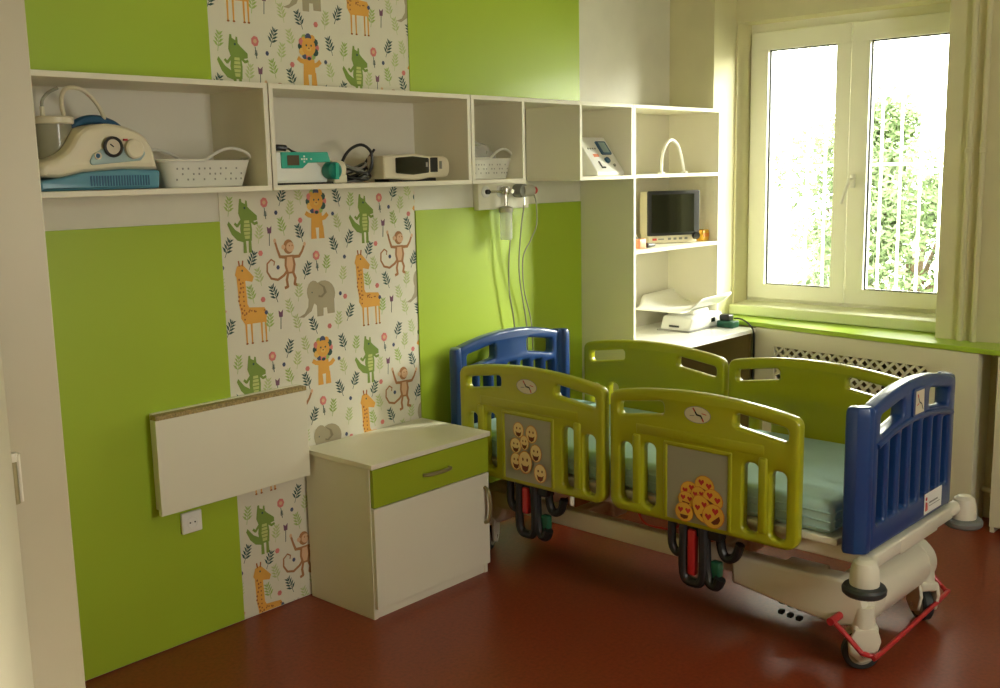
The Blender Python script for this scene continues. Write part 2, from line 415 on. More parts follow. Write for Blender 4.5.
# pipes beside the window
def riser(y, lab):
    o = MB().tube([(5.025, y + 0.02, 0.0), (5.025, y, 0.83), (5.025, y, 1.7), (5.025, y, CEIL)], 0.0125, 'wall_cream', 14)
    o.lathe([(0.0125, -0.012), (0.018, -0.01), (0.018, 0.01), (0.0125, 0.012)], 'wall_cream', 14, Matrix.Translation((5.025, y, 1.70)))
    o.tube([(5.05, y, 1.70), (5.025, y, 1.70)], 0.006, 'wall_cream')
    tag(o.build('heating_pipe'), lab, 'pipe', 'cream heating pipes by the window')
riser(-1.605, 'cream painted vertical heating pipe nearest the window')
riser(-1.665, 'cream painted vertical heating pipe on the right, further from the window')
tag(MB().tube(crv([(5.02, -1.75, 0.15), (4.99, -1.8, 0.15), (4.99, -2.2, 0.15)]), 0.012, 'wall_cream').build('floor_pipe'), 'short cream pipe low in the gap between the radiator covers', 'pipe')

# window grille outside, trees, ground
def bars(yc, lab):
    g = T('window_grille', lab, 'grille', (5.66, yc, 0.9))
    for k in range(12):
        y = yc - 0.60 + k * 0.1065 + 0.01
        MB().tube([(5.7, y, 0.80), (5.7, y, 2.6)], 0.0075, 'white_paint', 8).build('bar', g)
    for z in (0.86, 1.645, 2.5):
        MB().box(5.69, 5.71, yc - 0.66, yc + 0.66, z - 0.008, z + 0.008, 'white_paint').build('crossbar', g)
    for y in (-0.66, 0.66):
        MB().box(5.50, 5.71, yc + y - 0.01, yc + y + 0.01, 0.85, 0.87, 'white_paint').build('mounting_arm', g)
        MB().box(5.50, 5.71, yc + y - 0.01, yc + y + 0.01, 2.49, 2.51, 'white_paint').build('mounting_arm', g)
bars(-0.872, 'white vertical bar grille outside the window')
struct('ground_outside', MB().box(5.7, 60, -40, 40, -3.6, -3.5, 'ground_outside'))
def tree(x, y, zc, rx, rz, nl, lab, seed):
    R = random.Random(seed); t = T('tree', lab, 'tree', (x, y, -3.5), group='trees outside the window')
    mb = MB().tube(crv([(x, y, -3.5), (x + 0.1, y + 0.05, -2), (x, y - 0.05, zc)]), 0.10, 'bark', 8)
    for k in range(7):
        a = R.uniform(0, 6.28); mb.tube([(x, y, zc - rz * 0.6 + 0.1 * k), (x + rx * 0.6 * math.cos(a), y + rx * 0.6 * math.sin(a), zc + rz * R.uniform(-0.2, 0.6))], [0.05, 0.012], 'bark', 6)
    mb.build('trunk', t)
    f = MB(); cl = []
    for k in range(26):
        a = R.uniform(0, 6.28); u = R.uniform(-1, 1); q = math.sqrt(1 - u * u) * R.uniform(0.4, 1)
        cl.append((x + rx * q * math.cos(a), y + rx * q * math.sin(a), zc + rz * u * R.uniform(0.5, 1), rx * R.uniform(0.2, 0.38)))
    for k in range(nl):
        c = R.choice(cl); d = Vector((R.gauss(0, 1), R.gauss(0, 1), R.gauss(0, 0.8))).normalized() * c[3] * R.uniform(0.5, 1.15)
        p = Vector(c[:3]) + d; a = Vector((R.gauss(0, 1), R.gauss(0, 1), R.gauss(0, 1))).normalized(); b = a.orthogonal().normalized()
        s = R.uniform(0.03, 0.06)
        f.add([p - a * s, p + b * s * 0.45, p + a * s, p - b * s * 0.45], [(0, 1, 2, 3)], 'leaf_outside')
    f.build('foliage', t, merge=False, recalc=False)
tree(12.0, 1.25, 0.6, 1.6, 1.95, 30000, 'leafy green tree filling the right sash of the window', 3)
tree(17.0, 4.70, -1.05, 1.0, 2.0, 6500, 'smaller sparse green tree low in the left sash of the window', 5)

# door at the left edge
dr = MB()
dr.box(0.742, 0.846, -1.435, -1.285, 0, CEIL - 0.01, 'door_paint')
d1 = struct('door_1', dr, bevel=0.004)
Ml = frame((0.718, -1.462, 0), (-0.42, -0.82, 0), (0, 0, 1))
MB().box(0.0, 0.80, 0.01, 2.10, -0.02, 0.02, 'door_paint', Ml).build('door_leaf', d1, bevel=0.003)
MB().tube([(0.746, -1.446, 1.10), (0.746, -1.446, 1.175)], 0.0075, 'handle_bronze', 12).tube([(0.746, -1.446, 1.175), (0.746, -1.446, 1.19)], 0.009, 'board_white', 12).tube([(0.758, -1.440, 1.10), (0.758, -1.440, 1.185)], 0.005, 'board_white', 8).build('door_hinge', d1)

# green wall panels and wallpaper
def wp(x0, x1, z0, z1, lab):
    tag(MB().box(x0, x1, -0.008, 0.0, z0, z1, 'green_panel').build('wall_panel', bevel=0.0015), lab, 'wall panel', 'green wall panels')
wp(0.845, 2.140, 0.004, 1.494, 'large lime green wall panel left of the wallpaper, below the shelf, behind the folded table')
wp(3.094, 4.236, 0.004, 1.494, 'lime green wall panel behind the bed head, right of the wallpaper')
wp(0.845, 2.143, 1.955, CEIL, 'lime green wall panel above the shelf, left of the wallpaper')
wp(3.087, 4.232, 1.955, CEIL, 'lime green wall panel above the shelf, right of the wallpaper')

PX0, PX1 = 2.142, 3.092
wall_paper = MB().box(PX0, PX1, -0.004, 0.0, 0.004, CEIL, 'paper')
WM = frame((0, -0.004, 0), (1, 0, 0), (0, 0, 1))
pt = Paint(WM, (PX0, PX1, 0.004, CEIL - 0.002), 0.0004)
def sc2(cx, cy, s, fl=1): return lambda L: [(cx + fl * a * s, cy + b * s) for a, b in L]
def croc(cx, cy, s):
    f = lambda L: [(cx + a * s * .82, cy + b * s) for a, b in L]
    pt.poly(f([(-.10, -.16), (-.30, -.06), (-.46, .10), (-.50, .04), (-.40, -.14), (-.26, -.26), (-.10, -.30)]), 'print_croc', 1)
    pt.poly(f([(-.13, .16), (.12, .16), (.15, -.06), (.13, -.28), (-.13, -.28), (-.17, -.06)]), 'print_croc', 1)
    pt.poly(f([(-.17, .42), (-.10, .44), (.00, .40), (.12, .30), (.30, .18), (.30, .10), (.18, .08), (.02, .12), (-.14, .10), (-.20, .24)]), 'print_croc', 2)
    pt.poly(f([(-.17, .40), (-.15, .50), (-.10, .50), (-.09, .42)]), 'print_croc', 1); pt.poly(f([(-.01, .38), (.01, .47), (.05, .46), (.06, .36)]), 'print_croc', 1)
    pt.poly(f([(-.05, .10), (.08, .10), (.10, -.08), (.07, -.24), (-.05, -.24), (-.08, -.08)]), 'print_croc_light', 2)
    for k in range(4): pt.stroke(f([(-.07, .04 - .07 * k), (.09, .04 - .07 * k)]), s * .018, 'print_croc', 3)
    for a in (-.10, .04): pt.poly(f([(a, -.26), (a + .07, -.26), (a + .08, -.50), (a - .01, -.50)]), 'print_croc', 1)
    pt.stroke(f([(-.13, .10), (-.24, .0), (-.30, .05)]), s * .05, 'print_croc', 1); pt.stroke(f([(.12, .10), (.22, .03), (.30, .05)]), s * .05, 'print_croc', 1)
    pt.disc(cx - .02 * s, cy + .33 * s, s * .022, s * .022, 'print_dark_leaf', 3)
def lion(cx, cy, s):
    f = sc2(cx, cy, s)
    pt.poly(f([(-.13, .05), (.13, .05), (.15, -.28), (-.15, -.28)]), 'print_orange', 1)
    for a in (-.15, .05): pt.poly(f([(a, -.24), (a + .11, -.24), (a + .13, -.50), (a - .01, -.50)]), 'print_orange', 1)
    pt.stroke(f([(-.12, -.04), (-.20, -.02), (-.26, .02)]), s * .09, 'print_orange', 1); pt.stroke(f([(.12, -.10), (.20, -.08), (.27, -.02)]), s * .09, 'print_orange', 1)
    cs = ['print_pink', 'print_dark_leaf', 'print_orange', 'print_navy', 'print_leaf', 'print_pink', 'print_dark_leaf', 'print_face', 'print_navy', 'print_pink', 'print_leaf', 'print_dark_leaf']
    for k in range(12):
        a = 2 * math.pi * k / 12; pt.disc(cx + .19 * s * math.cos(a), cy + (.25 + .19 * math.sin(a)) * s, s * .075, s * .075, cs[k], 2 + k % 2, 9)
    pt.disc(cx, cy + .25 * s, s * .17, s * .175, 'print_orange', 4)
    for a in (-1, 1):
        pt.disc(cx + a * .06 * s, cy + .28 * s, s * .018, s * .02, 'print_dark_leaf', 6); pt.disc(cx + a * .12 * s, cy + .40 * s, s * .04, s * .04, 'print_orange', 5)
    pt.disc(cx, cy + .21 * s, s * .06, s * .04, 'print_face', 5); pt.disc(cx, cy + .225 * s, s * .022, s * .016, 'print_spot', 6)
    pt.disc(cx, cy + .03 * s, s * .05, s * .035, 'print_dark_leaf', 5, 8)
def monkey(cx, cy, s):
    f = sc2(cx, cy, s); B = 'print_monkey'
    pt.stroke(f([(.06, -.12), (-.06, -.24), (-.22, -.32), (-.38, -.28), (-.47, -.14), (-.46, .02), (-.36, .10), (-.28, .05), (-.30, -.02)]), [s * v for v in (.06, .055, .05, .045, .04, .035, .03, .028, .025)], B, 1)
    pt.poly(f([(-.02, .16), (.20, .16), (.24, -.04), (.20, -.22), (.0, -.22), (-.04, -.04)]), B, 1)
    pt.poly(f([(.03, .12), (.16, .12), (.18, -.04), (.14, -.18), (.05, -.18), (.01, -.04)]), 'print_skin', 2)
    pt.stroke(f([(.02, .12), (-.14, .14), (-.20, .30), (-.24, .44)]), [s * v for v in (.07, .06, .05, .05)], B, 1)
    pt.stroke(f([(.18, .12), (.34, .12), (.42, .22), (.47, .32)]), [s * v for v in (.07, .06, .05, .05)], B, 1)
    pt.disc(cx - .25 * s, cy + .47 * s, s * .035, s * .045, 'print_skin', 2, 8); pt.disc(cx + .49 * s, cy + .36 * s, s * .035, s * .045, 'print_skin', 2, 8)
    pt.stroke(f([(.04, -.20), (.0, -.34), (.02, -.48), (-.05, -.50)]), s * .06, B, 1); pt.stroke(f([(.17, -.20), (.22, -.32), (.19, -.44), (.28, -.47)]), s * .06, B, 1)
    pt.disc(cx + .08 * s, cy + .33 * s, s * .13, s * .15, B, 3); pt.disc(cx + .12 * s, cy + .32 * s, s * .10, s * .10, 'print_skin', 4)
    pt.disc(cx - .05 * s, cy + .33 * s, s * .05, s * .05, 'print_skin', 4)
    for a in (.10, .17): pt.disc(cx + a * s, cy + .35 * s, s * .014, s * .018, 'print_spot', 5, 6)
def giraffe(cx, cy, s):
    f = lambda L: [(cx + a * s * .85, cy + b * s) for a, b in L]; O = 'print_orange'
    pt.poly(f([(-.16, .36), (-.02, .34), (.0, -.02), (.06, -.12), (-.10, -.20), (-.14, .0)]), O, 1)
    pt.poly(f([(-.14, .44), (-.05, .46), (.02, .40), (.13, .30), (.10, .24), (.0, .26), (-.12, .26), (-.18, .34)]), O, 2)
    pt.stroke(f([(-.10, .44), (-.11, .50)]), s * .02, 'print_spot', 2); pt.stroke(f([(-.05, .44), (-.04, .50)]), s * .02, 'print_spot', 2)
    pt.poly(f([(-.11, -.02), (.02, -.06), (.28, -.08), (.32, -.14), (.30, -.26), (-.06, -.26), (-.12, -.18)]), O, 1)
    for a in (-.06, .03, .20, .27): pt.poly(f([(a, -.24), (a + .035, -.24), (a + .028, -.49), (a + .006, -.49)]), O, 1); pt.disc(cx + (a + .018) * s * .85, cy - .495 * s, s * .02, s * .012, 'print_spot', 2, 6)
    R = random.Random(int(cx * 1000))
    for k in range(9): pt.disc(cx + (-.10 + .02 * math.sin(k)) * s, cy + (.28 - .05 * k) * s, s * .014, s * .016, 'print_spot', 3, 6); pt.disc(cx + (-.05) * s, cy + (.24 - .055 * k) * s, s * .012, s * .012, 'print_spot', 3, 6)
    for k in range(9): pt.disc(cx + R.uniform(-.04, .24) * s, cy + R.uniform(-.14, -.09) * s, s * .012, s * .010, 'print_spot', 3, 6)
    pt.disc(cx - .05 * s, cy + .385 * s, s * .012, s * .014, 'print_dark_leaf', 3, 6)
def elephant(cx, cy, s):
    f = sc2(cx, cy, s); E_ = 'print_elephant'
    pt.disc(cx + .12 * s, cy + .06 * s, s * .38, s * .36, E_, 1, 18)
    pt.poly(f([(-.12, 0), (.46, 0), (.46, -.46), (.22, -.46), (.20, -.22), (.10, -.22), (.08, -.50), (-.12, -.50)]), E_, 1)
    pt.disc(cx - .20 * s, cy + .14 * s, s * .22, s * .30, E_, 2, 16)
    pt.poly(f([(-.36, .12), (-.18, -.10), (-.30, -.34), (-.55, -.48), (-.72, -.46), (-.52, -.38), (-.40, -.22)]), E_, 2)
    pt.poly(f([(-.02, .36), (.16, .26), (.22, .10), (.06, -.02), (-.06, .0)]), 'print_elephant_dark', 3); pt.poly(f([(-.02, .34), (.10, .24), (.12, .10), (.02, .03), (-.06, .06)]), E_, 4)
    pt.disc(cx - .26 * s, cy + .14 * s, s * .018, s * .02, 'print_dark_leaf', 4, 6)
def sprig(cx, cy, s, m, rot):
    c, q = math.cos(rot), math.sin(rot); g = lambda a, b: (cx + (a * c - b * q) * s, cy + (a * q + b * c) * s)
    pt.stroke([g(0, -.5), g(.02, 0), g(0, .45)], s * .035, m, 1)
    for k in range(4):
        y = -.25 + .19 * k; L = .34 - .04 * k
        for sg in (-1, 1):
            pt.poly([g(0, y), g(sg * L * .45, y + .05), g(sg * L, y + .26), g(sg * L * .35, y + .20)], m, 1)
    pt.poly([g(-.05, .38), g(.05, .38), g(0, .58)], m, 1)
D = [(0.269, 0.571), (0.535, 0.559), (0.024, 0.396), (0.348, 0.432), (0.124, 0.345), (0.511, 0.376), (0.371, 0.288), (0.217, 0.214), (0.012, 0.104), (0.395, 0.072)]
G = [(0.039, 0.543), (0.35, 0.001), (0.306, 0.521), (0.267, 0.461), (0.162, 0.439), (0.532, 0.461), (0.468, 0.306), (0.153, 0.282), (0.548, 0.256), (0.115, 0.221), (0.329, 0.208), (0.284, 0.153), (0.188, 0.11), (0.316, 0.09), (0.516, 0.08)]
F = [(0.191, 0.554), (0.42, 0.344)]; TU = [(0.208, 0.44), (0.24, 0.125)]
PK = [(0.352, 0.482), (0.164, 0.37), (0.164, 0.199), (0.555, 0.172), (0.47, 0.063)]
NV = [(0.242, 0.515), (0.51, 0.5), (0.56, 0.329), (0.239, 0.312), (0.531, 0.186), (0.175, 0.15)]
for ix in (-1, 0, 1, 2):
    for iz in range(-1, 5):
        bx, bz = PX0 + ix * 0.562, 1.0 - 0.572 * 2 + iz * 0.572
        croc(bx + .109, bz + .473, .195); lion(bx + .431, bz + .503, .19); monkey(bx + .276, bz + .325, .185)
        giraffe(bx + .095, bz + .195, .306); elephant(bx + .43, bz + .182, .15)
        for i, (a, b) in enumerate(D): sprig(bx + a, bz + b, .068, 'print_dark_leaf', (-.35, .3)[i % 2] + .1 * math.sin(i * 3))
        for i, (a, b) in enumerate(G): sprig(bx + a, bz + b, .066, ('print_leaf', 'print_pale_leaf')[i % 3 > 0], (-.15, .25)[i % 2])
        for a, b in F:
            pt.stroke([(bx + a, bz + b - .02), (bx + a + .005, bz + b - .06)], .003, 'print_dark_leaf', 1); pt.disc(bx + a, bz + b, .017, .019, 'print_pink', 2, 7); pt.disc(bx + a, bz + b, .008, .008, 'print_skin', 3, 6)
            sprig(bx + a + .003, bz + b - .045, .025, 'print_dark_leaf', 0)
        for a, b in TU:
            pt.poly([(bx + a - .008, bz + b), (bx + a + .008, bz + b), (bx + a + .011, bz + b + .028), (bx + a, bz + b + .018), (bx + a - .010, bz + b + .026)], 'print_purple', 1)
            pt.stroke([(bx + a, bz + b), (bx + a - .003, bz + b - .045)], .003, 'print_dark_leaf', 1)
        for a, b in PK: pt.disc(bx + a, bz + b, .011, .011, 'print_pink', 1, 6)
        for a, b in NV: pt.disc(bx + a, bz + b, .008, .009, 'print_navy', 1, 6)
# print and paper are one sheet
off = len(wall_paper.v)
wall_paper.v += pt.mb.v
for f_, k_ in zip(pt.mb.f, pt.mb.m): wall_paper.f.append([off + i for i in f_]); wall_paper.m.append(wall_paper.mi(pt.mb.mats[k_]))
tag(wall_paper.build('wallpaper', merge=False, recalc=False), 'white wallpaper strip printed with crocodiles, lions, monkeys, giraffes, elephants and leaves', 'wallpaper')

# ================================================================== SHELVING
SD = -0.324; TT, TB = 1.950, 1.601; th = 0.017
def wall_unit(x0, x1, lab):
    t = T('wall_shelf', lab, 'shelf', ((x0 + x1) / 2, 0, TB), group='open wall shelves')
    MB().box(x0, x1, SD, -0.009, TT - th, TT, 'board_white').build('top_panel', t, bevel=0.0012)
    MB().box(x0, x1, SD, -0.009, TB, TB + th, 'board_white').build('bottom_panel', t, bevel=0.0012)
    MB().box(x0, x0 + th, SD, -0.009, TB + th, TT - th, 'board_white').build('side_panel', t)
    MB().box(x1 - th, x1, SD, -0.009, TB + th, TT - th, 'board_white').build('side_panel', t)
    MB().box(x0 + th, x1 - th, -0.018, -0.009, TB + th, TT - th, 'board_inner').build('back_panel', t)
wall_unit(1.345, 2.141, 'white open wall shelf on the left, holding the suction machine and a basket')
wall_unit(2.146, 3.108, 'white open wall shelf in the middle, holding the turquoise pump and small monitor')
t = T('wall_shelf', 'white wall shelf with two small cubes and an open gap between, above the bed', 'shelf', (3.67, 0, TB), group='open wall shelves')
MB().box(3.113, 4.236, SD, -0.009, TT - th, TT, 'board_white').build('top_panel', t, bevel=0.0012)
MB().box(3.113, 3.440, SD, -0.009, TB, TB + th, 'board_white').build('bottom_panel', t, bevel=0.0012)
MB().box(3.818, 4.236, SD, -0.009, TB, TB + th, 'board_white').build('bottom_panel', t, bevel=0.0012)
for x in (3.113, 3.423, 3.818, 4.219): MB().box(x, x + th, SD, -0.009, TB + th, TT - th, 'board_white').build('side_panel', t)
MB().box(3.130, 3.423, -0.018, -0.009, TB + th, TT - th, 'board_inner').build('back_panel', t)
MB().box(3.835, 4.219, -0.018, -0.009, TB + th, TT - th, 'board_inner').build('back_panel', t)

t = T('shelving_unit', 'tall white shelving unit with built in desk in the corner beside the window', 'shelf', (4.64, -0.1, 0))
X0, X1 = 4.238, 5.045
MB().box(X0, X0 + th, SD, -0.003, 0.0, TT, 'board_white').build('side_panel', t, bevel=0.0012)
MB().box(X1 - th, X1, SD, -0.003, 0.80, TT, 'board_white').build('side_panel', t, bevel=0.0012)
MB().box(X0 + th, X1 - th, SD, -0.012, TT - th, TT, 'board_white').build('top_panel', t, bevel=0.0012)
MB().box(X0 + th, X1 - th, SD, -0.012, 1.603, 1.620, 'board_white').build('shelf_board', t, bevel=0.0012)
MB().box(X0 + th, X1 - th, SD, -0.012, 1.238, 1.256, 'board_white').build('shelf_board', t, bevel=0.0012)
MB().box(X0 + th, X1 - th, -0.012, -0.003, 0.80, TT - th, 'board_inner').build('back_panel', t)
dk = MB().add([(X0 + th, -0.012, .778), (X0 + th, -0.545, .778), (5.045, -0.56, .778), (5.045, -0.012, .778), (X0 + th, -0.012, .80), (X0 + th, -0.545, .80), (5.045, -0.56, .80), (5.045, -0.012, .80)],
              [(0, 3, 2, 1), (4, 5, 6, 7), (0, 1, 5, 4), (1, 2, 6, 5), (2, 3, 7, 6), (3, 0, 4, 7)], 'white_paint')
dk.build('desktop', t, bevel=0.002)
MB().box(5.0, 5.018, -0.54, -0.012, 0.0, 0.777, 'brown_wood').build('desk_support', t, label='brown support panel')
MB().box(X0 + th, 5.0, -0.03, -0.012, 0.35, 0.777, 'board_inner').build('desk_back', t)

# ================================================================== FOLDING TABLE, SOCKET
t = T('folding_table', 'white wall mounted drop leaf table folded down flat against the green panel', 'table', (2.13, 0, 0.85))
MB().box(1.812, 2.441, -0.030, -0.009, 0.520, 0.860, 'board_white').build('wall_board', t, bevel=0.0015)
MB().box(1.800, 2.435, -0.066, -0.046, 0.508, 0.842, 'board_white').build('table_leaf', t, bevel=0.0015)
MB().box(1.802, 2.436, -0.066, -0.030, 0.8425, 0.858, 'chipboard').build('hinge_strip', t, label='raw chipboard top edge')
for x in (1.9, 2.36): MB().box(x, x + 0.03, -0.046, -0.030, 0.60, 0.82, 'steel').build('folding_bracket', t)
t = T('wall_socket', 'white single power socket on the wall under the folded table', 'socket', (1.955, 0, 0.445))
MB().rbox(1.900, 1.980, -0.022, -0.0085, 0.405, 0.482, 0.004, 'white_paint').build('cover_plate', t)
MS = frame((1.940, -0.0225, 0.443), (1, 0, 0), (0, 0, 1))
MB().lathe([(0.021, 0.0), (0.021, 0.002), (0.019, 0.003), (0.018, 0.001)], 'white_paint', 24, MS).lathe([(0.0185, 0.0008), (0.001, 0.001)], 'line_grey', 20, MS).lathe([(0.003, 0.001), (0.003, 0.0025)], 'black', 8, MS @ Matrix.Translation((-0.0095, 0, 0))).lathe([(0.003, 0.001), (0.003, 0.0025)], 'black', 8, MS @ Matrix.Translation((0.0095, 0, 0))).build('socket_insert', t)

# ================================================================== BEDSIDE CABINET
t = T('bedside_cabinet', 'white bedside cabinet with a lime green drawer, standing by the wallpaper', 'cabinet', (2.77, -0.2, 0))
MB().box(2.452, 2.470, -0.388, -0.015, 0.0, 0.585, 'board_white').box(3.062, 3.080, -0.388, -0.015, 0.0, 0.585, 'board_white').box(2.470, 3.062, -0.025, -0.015, 0.03, 0.585, 'board_white').box(2.470, 3.062, -0.38, -0.025, 0.035, 0.05, 'board_white').build('body', t, bevel=0.001)
MB().box(2.470, 3.062, -0.383, -0.370, 0.0, 0.043, 'board_white').build('plinth', t)
MB().box(2.444, 3.088, -0.412, -0.012, 0.585, 0.604, 'board_white').build('top_panel', t, bevel=0.0015)
d = MB().box(2.455, 3.078, -0.406, -0.389, 0.436, 0.581, 'board_green').build('drawer', t, bevel=0.001, label='lime green drawer front')
MB().tube(crv([(2.71, -0.406, 0.505), (2.725, -0.428, 0.508), (2.78, -0.436, 0.509), (2.835, -0.428, 0.508), (2.85, -0.406, 0.505)], 5), 0.0075, 'handle_bronze').build('handle', d)
d = MB().box(2.455, 3.078, -0.406, -0.389, 0.045, 0.432, 'board_white').build('door', t, bevel=0.001)
MB().tube(crv([(3.052, -0.406, 0.225), (3.052, -0.428, 0.24), (3.054, -0.436, 0.30), (3.052, -0.428, 0.36), (3.052, -0.406, 0.375)], 5), 0.0075, 'handle_bronze').build('handle', d)

# ================================================================== BED
BA = math.radians(-1.4)
bed = T('hospital_bed', 'childrens hospital bed with lime green side rails and blue head and foot boards', 'bed', (3.49, -1.0, 0), BA, local=True)
C0 = 0.03
# --- side rails
W_ = 0.763
def rail_outline():
    top = [(x, 0.883 - 0.255 * (x - W_ / 2) ** 2) for x in [0.755 - 0.735 * k / 16 for k in range(17)]]
    top = [(W_, 0.844)] + top[1:-1] + [(0.0, 0.844)]
    pts = [(0.0, 0.398), (W_, 0.398)] + top
    rs = [0.045, 0.045, 0.05] + [0] * (len(top) - 2) + [0.05]
    return fillet(pts, rs, 6)
def rail_holes():
    H = []
    for x0, x1, z0, z1 in ((0.048, 0.101, 0.436, 0.660), (0.150, 0.204, 0.436, 0.672), (W_ - .202, W_ - .146, 0.430, 0.672), (W_ - .099, W_ - .044, 0.426, 0.660)):
        H.append(fillet([(x0, z0), (x1, z0), (x1, z1), (x0, z1)], 0.022, 5))
    for sg in (0, 1):
        q = [(0.042, 0.760), (0.238, 0.788), (0.238, 0.835), (0.042, 0.808)]
        if sg: q = [(W_ - a, b) for a, b in q][::-1]
        H.append(fillet(q, [0.016] * 4, 5))
    return H
OUT, HOL = rail_outline(), rail_holes()
def rail(M, name):
    mb = MB().slab(OUT, HOL, 0.044, 0.013, 'rail_green', M)
    # raised ribs between slots
    for x in (0.126, W_ - 0.126): mb.rbox(x - 0.016, x + 0.016, 0.44, 0.70, 0.012, 0.030, 0.007, 'rail_green', M)
    for a, b in ((0.228, 0.700), (0.228, 0.425)): pass
    # raised frame round the picture panel
    for e in ((0.243, 0.259, 0.415, 0.695), (W_ - .259, W_ - .243, 0.415, 0.695)):
        mb.rbox(e[0], e[1], e[2], e[3], 0.014, 0.0255, 0.005, 'rail_green', M)
    mb.rbox(0.243, W_ - 0.243, 0.681, 0.697, 0.014, 0.0255, 0.005, 'rail_green', M)
    mb.rbox(0.12, W_ - 0.12, 0.700, 0.745, 0.010, 0.0245, 0.010, 'rail_green', M)
    return mb.build(name, bed)
def heart(p, x, y, s, m, l): p.poly([(x, y - s), (x + s * .95, y + .1 * s), (x + s * .8, y + .7 * s), (x + .3 * s, y + .75 * s), (x, y + .35 * s), (x - .3 * s, y + .75 * s), (x - .8 * s, y + .7 * s), (x - s * .95, y + .1 * s)], m, l)
def stickers(r, M, kind):
    MP = M @ Matrix.Translation((0, 0, 0.0222))
    p = Paint(MP, (0.2605, W_ - .2605, 0.418, 0.680), 0.0004)
    p.mb.slab(fillet([(0.26, 0.417), (W_ - .26, 0.417), (W_ - .26, 0.681), (0.26, 0.681)], 0.004, 2), [], 0.0012, 0.0003, 'sticker_grey', MP)
    p.step = 0.0003; B = 4
    if kind == 'smile':
        E = [(.335, .625, .026, .030), (.405, .618, .028, .034), (.368, .578, .022, .028), (.322, .560, .028, .030), (.430, .545, .028, .034), (.325, .495, .028, .034), (.375, .500, .034, .044), (.455, .468, .030, .036)]
        for i, (x, y, a, b) in enumerate(E):
            l = B + i * 4
            p.disc(x, y, a * 1.1, b * 1.08, 'emoji_orange', l); p.disc(x, y, a, b, 'emoji_cream', l + 1)
            p.poly([(x - .62 * a, y - .15 * b), (x - .3 * a, y - .35 * b), (x + .3 * a, y - .35 * b), (x + .62 * a, y - .15 * b), (x + .42 * a, y - .72 * b), (x, y - .92 * b), (x - .42 * a, y - .72 * b)], 'emoji_brown', l + 2)
            for sg in (-1, 1): p.disc(x + sg * .34 * a, y + .25 * b, .13 * a, .16 * b, 'emoji_brown', l + 2, 8)
    else:
        E = [(.355, .560, .040, .036, .5), (.425, .592, .042, .040, -.3), (.400, .548, .034, .036, .2), (.345, .522, .036, .032, -.1), (.465, .545, .044, .040, -.4), (.338, .470, .040, .038, .0), (.420, .500, .040, .056, .5), (.470, .480, .048, .046, .7)]
        for i, (x, y, a, b, ro) in enumerate(E):
            x, y, a, b = .392 + (x - .40) * .9, .466 + (y - .485) * .88, a * .9, b * .88
            l = B + i * 4; c, q = math.cos(ro), math.sin(ro); g = lambda u, v: (x + u * a * c - v * b * q, y + u * a * q + v * b * c)
            p.disc(x, y, a * 1.07, b * 1.07, 'emoji_orange', l, rot=ro); p.disc(x, y, a, b, 'emoji_yellow', l + 1, rot=ro)
            p.poly([g(-.5, -.30), g(.5, -.30), g(.38, -.62), g(0, -.78), g(-.38, -.62)], 'emoji_brown', l + 2)
            for sg in (-1, 1): u = g(sg * .42, .22); heart(p, u[0], u[1], .32 * a, 'red_mark', l + 2)
    s = p.mb.build('picture_sticker', r, merge=False, recalc=False)
    s['label'] = 'grey sticker with ' + ('laughing yellow faces' if kind == 'smile' else 'yellow faces with heart eyes')
    p = Paint(MP, None, 0.0004); c = W_ / 2
    p.disc(c, .808, .054, .030, 'line_grey', 1, 28); p.disc(c, .808, .051, .028, 'face_cream', 2, 28)
    p.stroke([(c - .017, .830), (c - .002, .808), (c + .014, .806), (c + .024, .789)], [.005, .006, .006, .005], 'black', 3)
    p.stroke([(c - .017, .830), (c - .010, .820)], .005, 'red_mark', 4); p.stroke([(c + .020, .796), (c + .025, .787)], .005, 'red_mark', 4)
    p.stroke([(c - .03, .802), (c - .012, .804)], .003, 'line_grey', 3); p.stroke([(c + .018, .815), (c + .036, .812)], .003, 'red_mark', 3)
    s = p.mb.build('angle_sticker', r, merge=False, recalc=False); s['label'] = 'oval cream sticker with an angle dial'
XN, XF = C0 - 0.42 + 0.022, C0 + 0.42 - 0.022
M1 = frame((XN, 0.780, 0), (0, -1, 0), (0, 0, 1)); M2 = frame((XN, -0.008, 0), (0, -1, 0), (0, 0, 1))
r = rail(M1, 'side_rail'); stickers(r, M1, 'smile')
r = rail(M2, 'side_rail'); stickers(r, M2, 'heart')
M3 = frame((XF, -0.012, 0), (0, 1, 0), (0, 0, 1)); M4 = frame((XF, -0.028 - W_, 0), (0, 1, 0), (0, 0, 1))
rail(M3, 'side_rail'); rail(M4, 'side_rail')
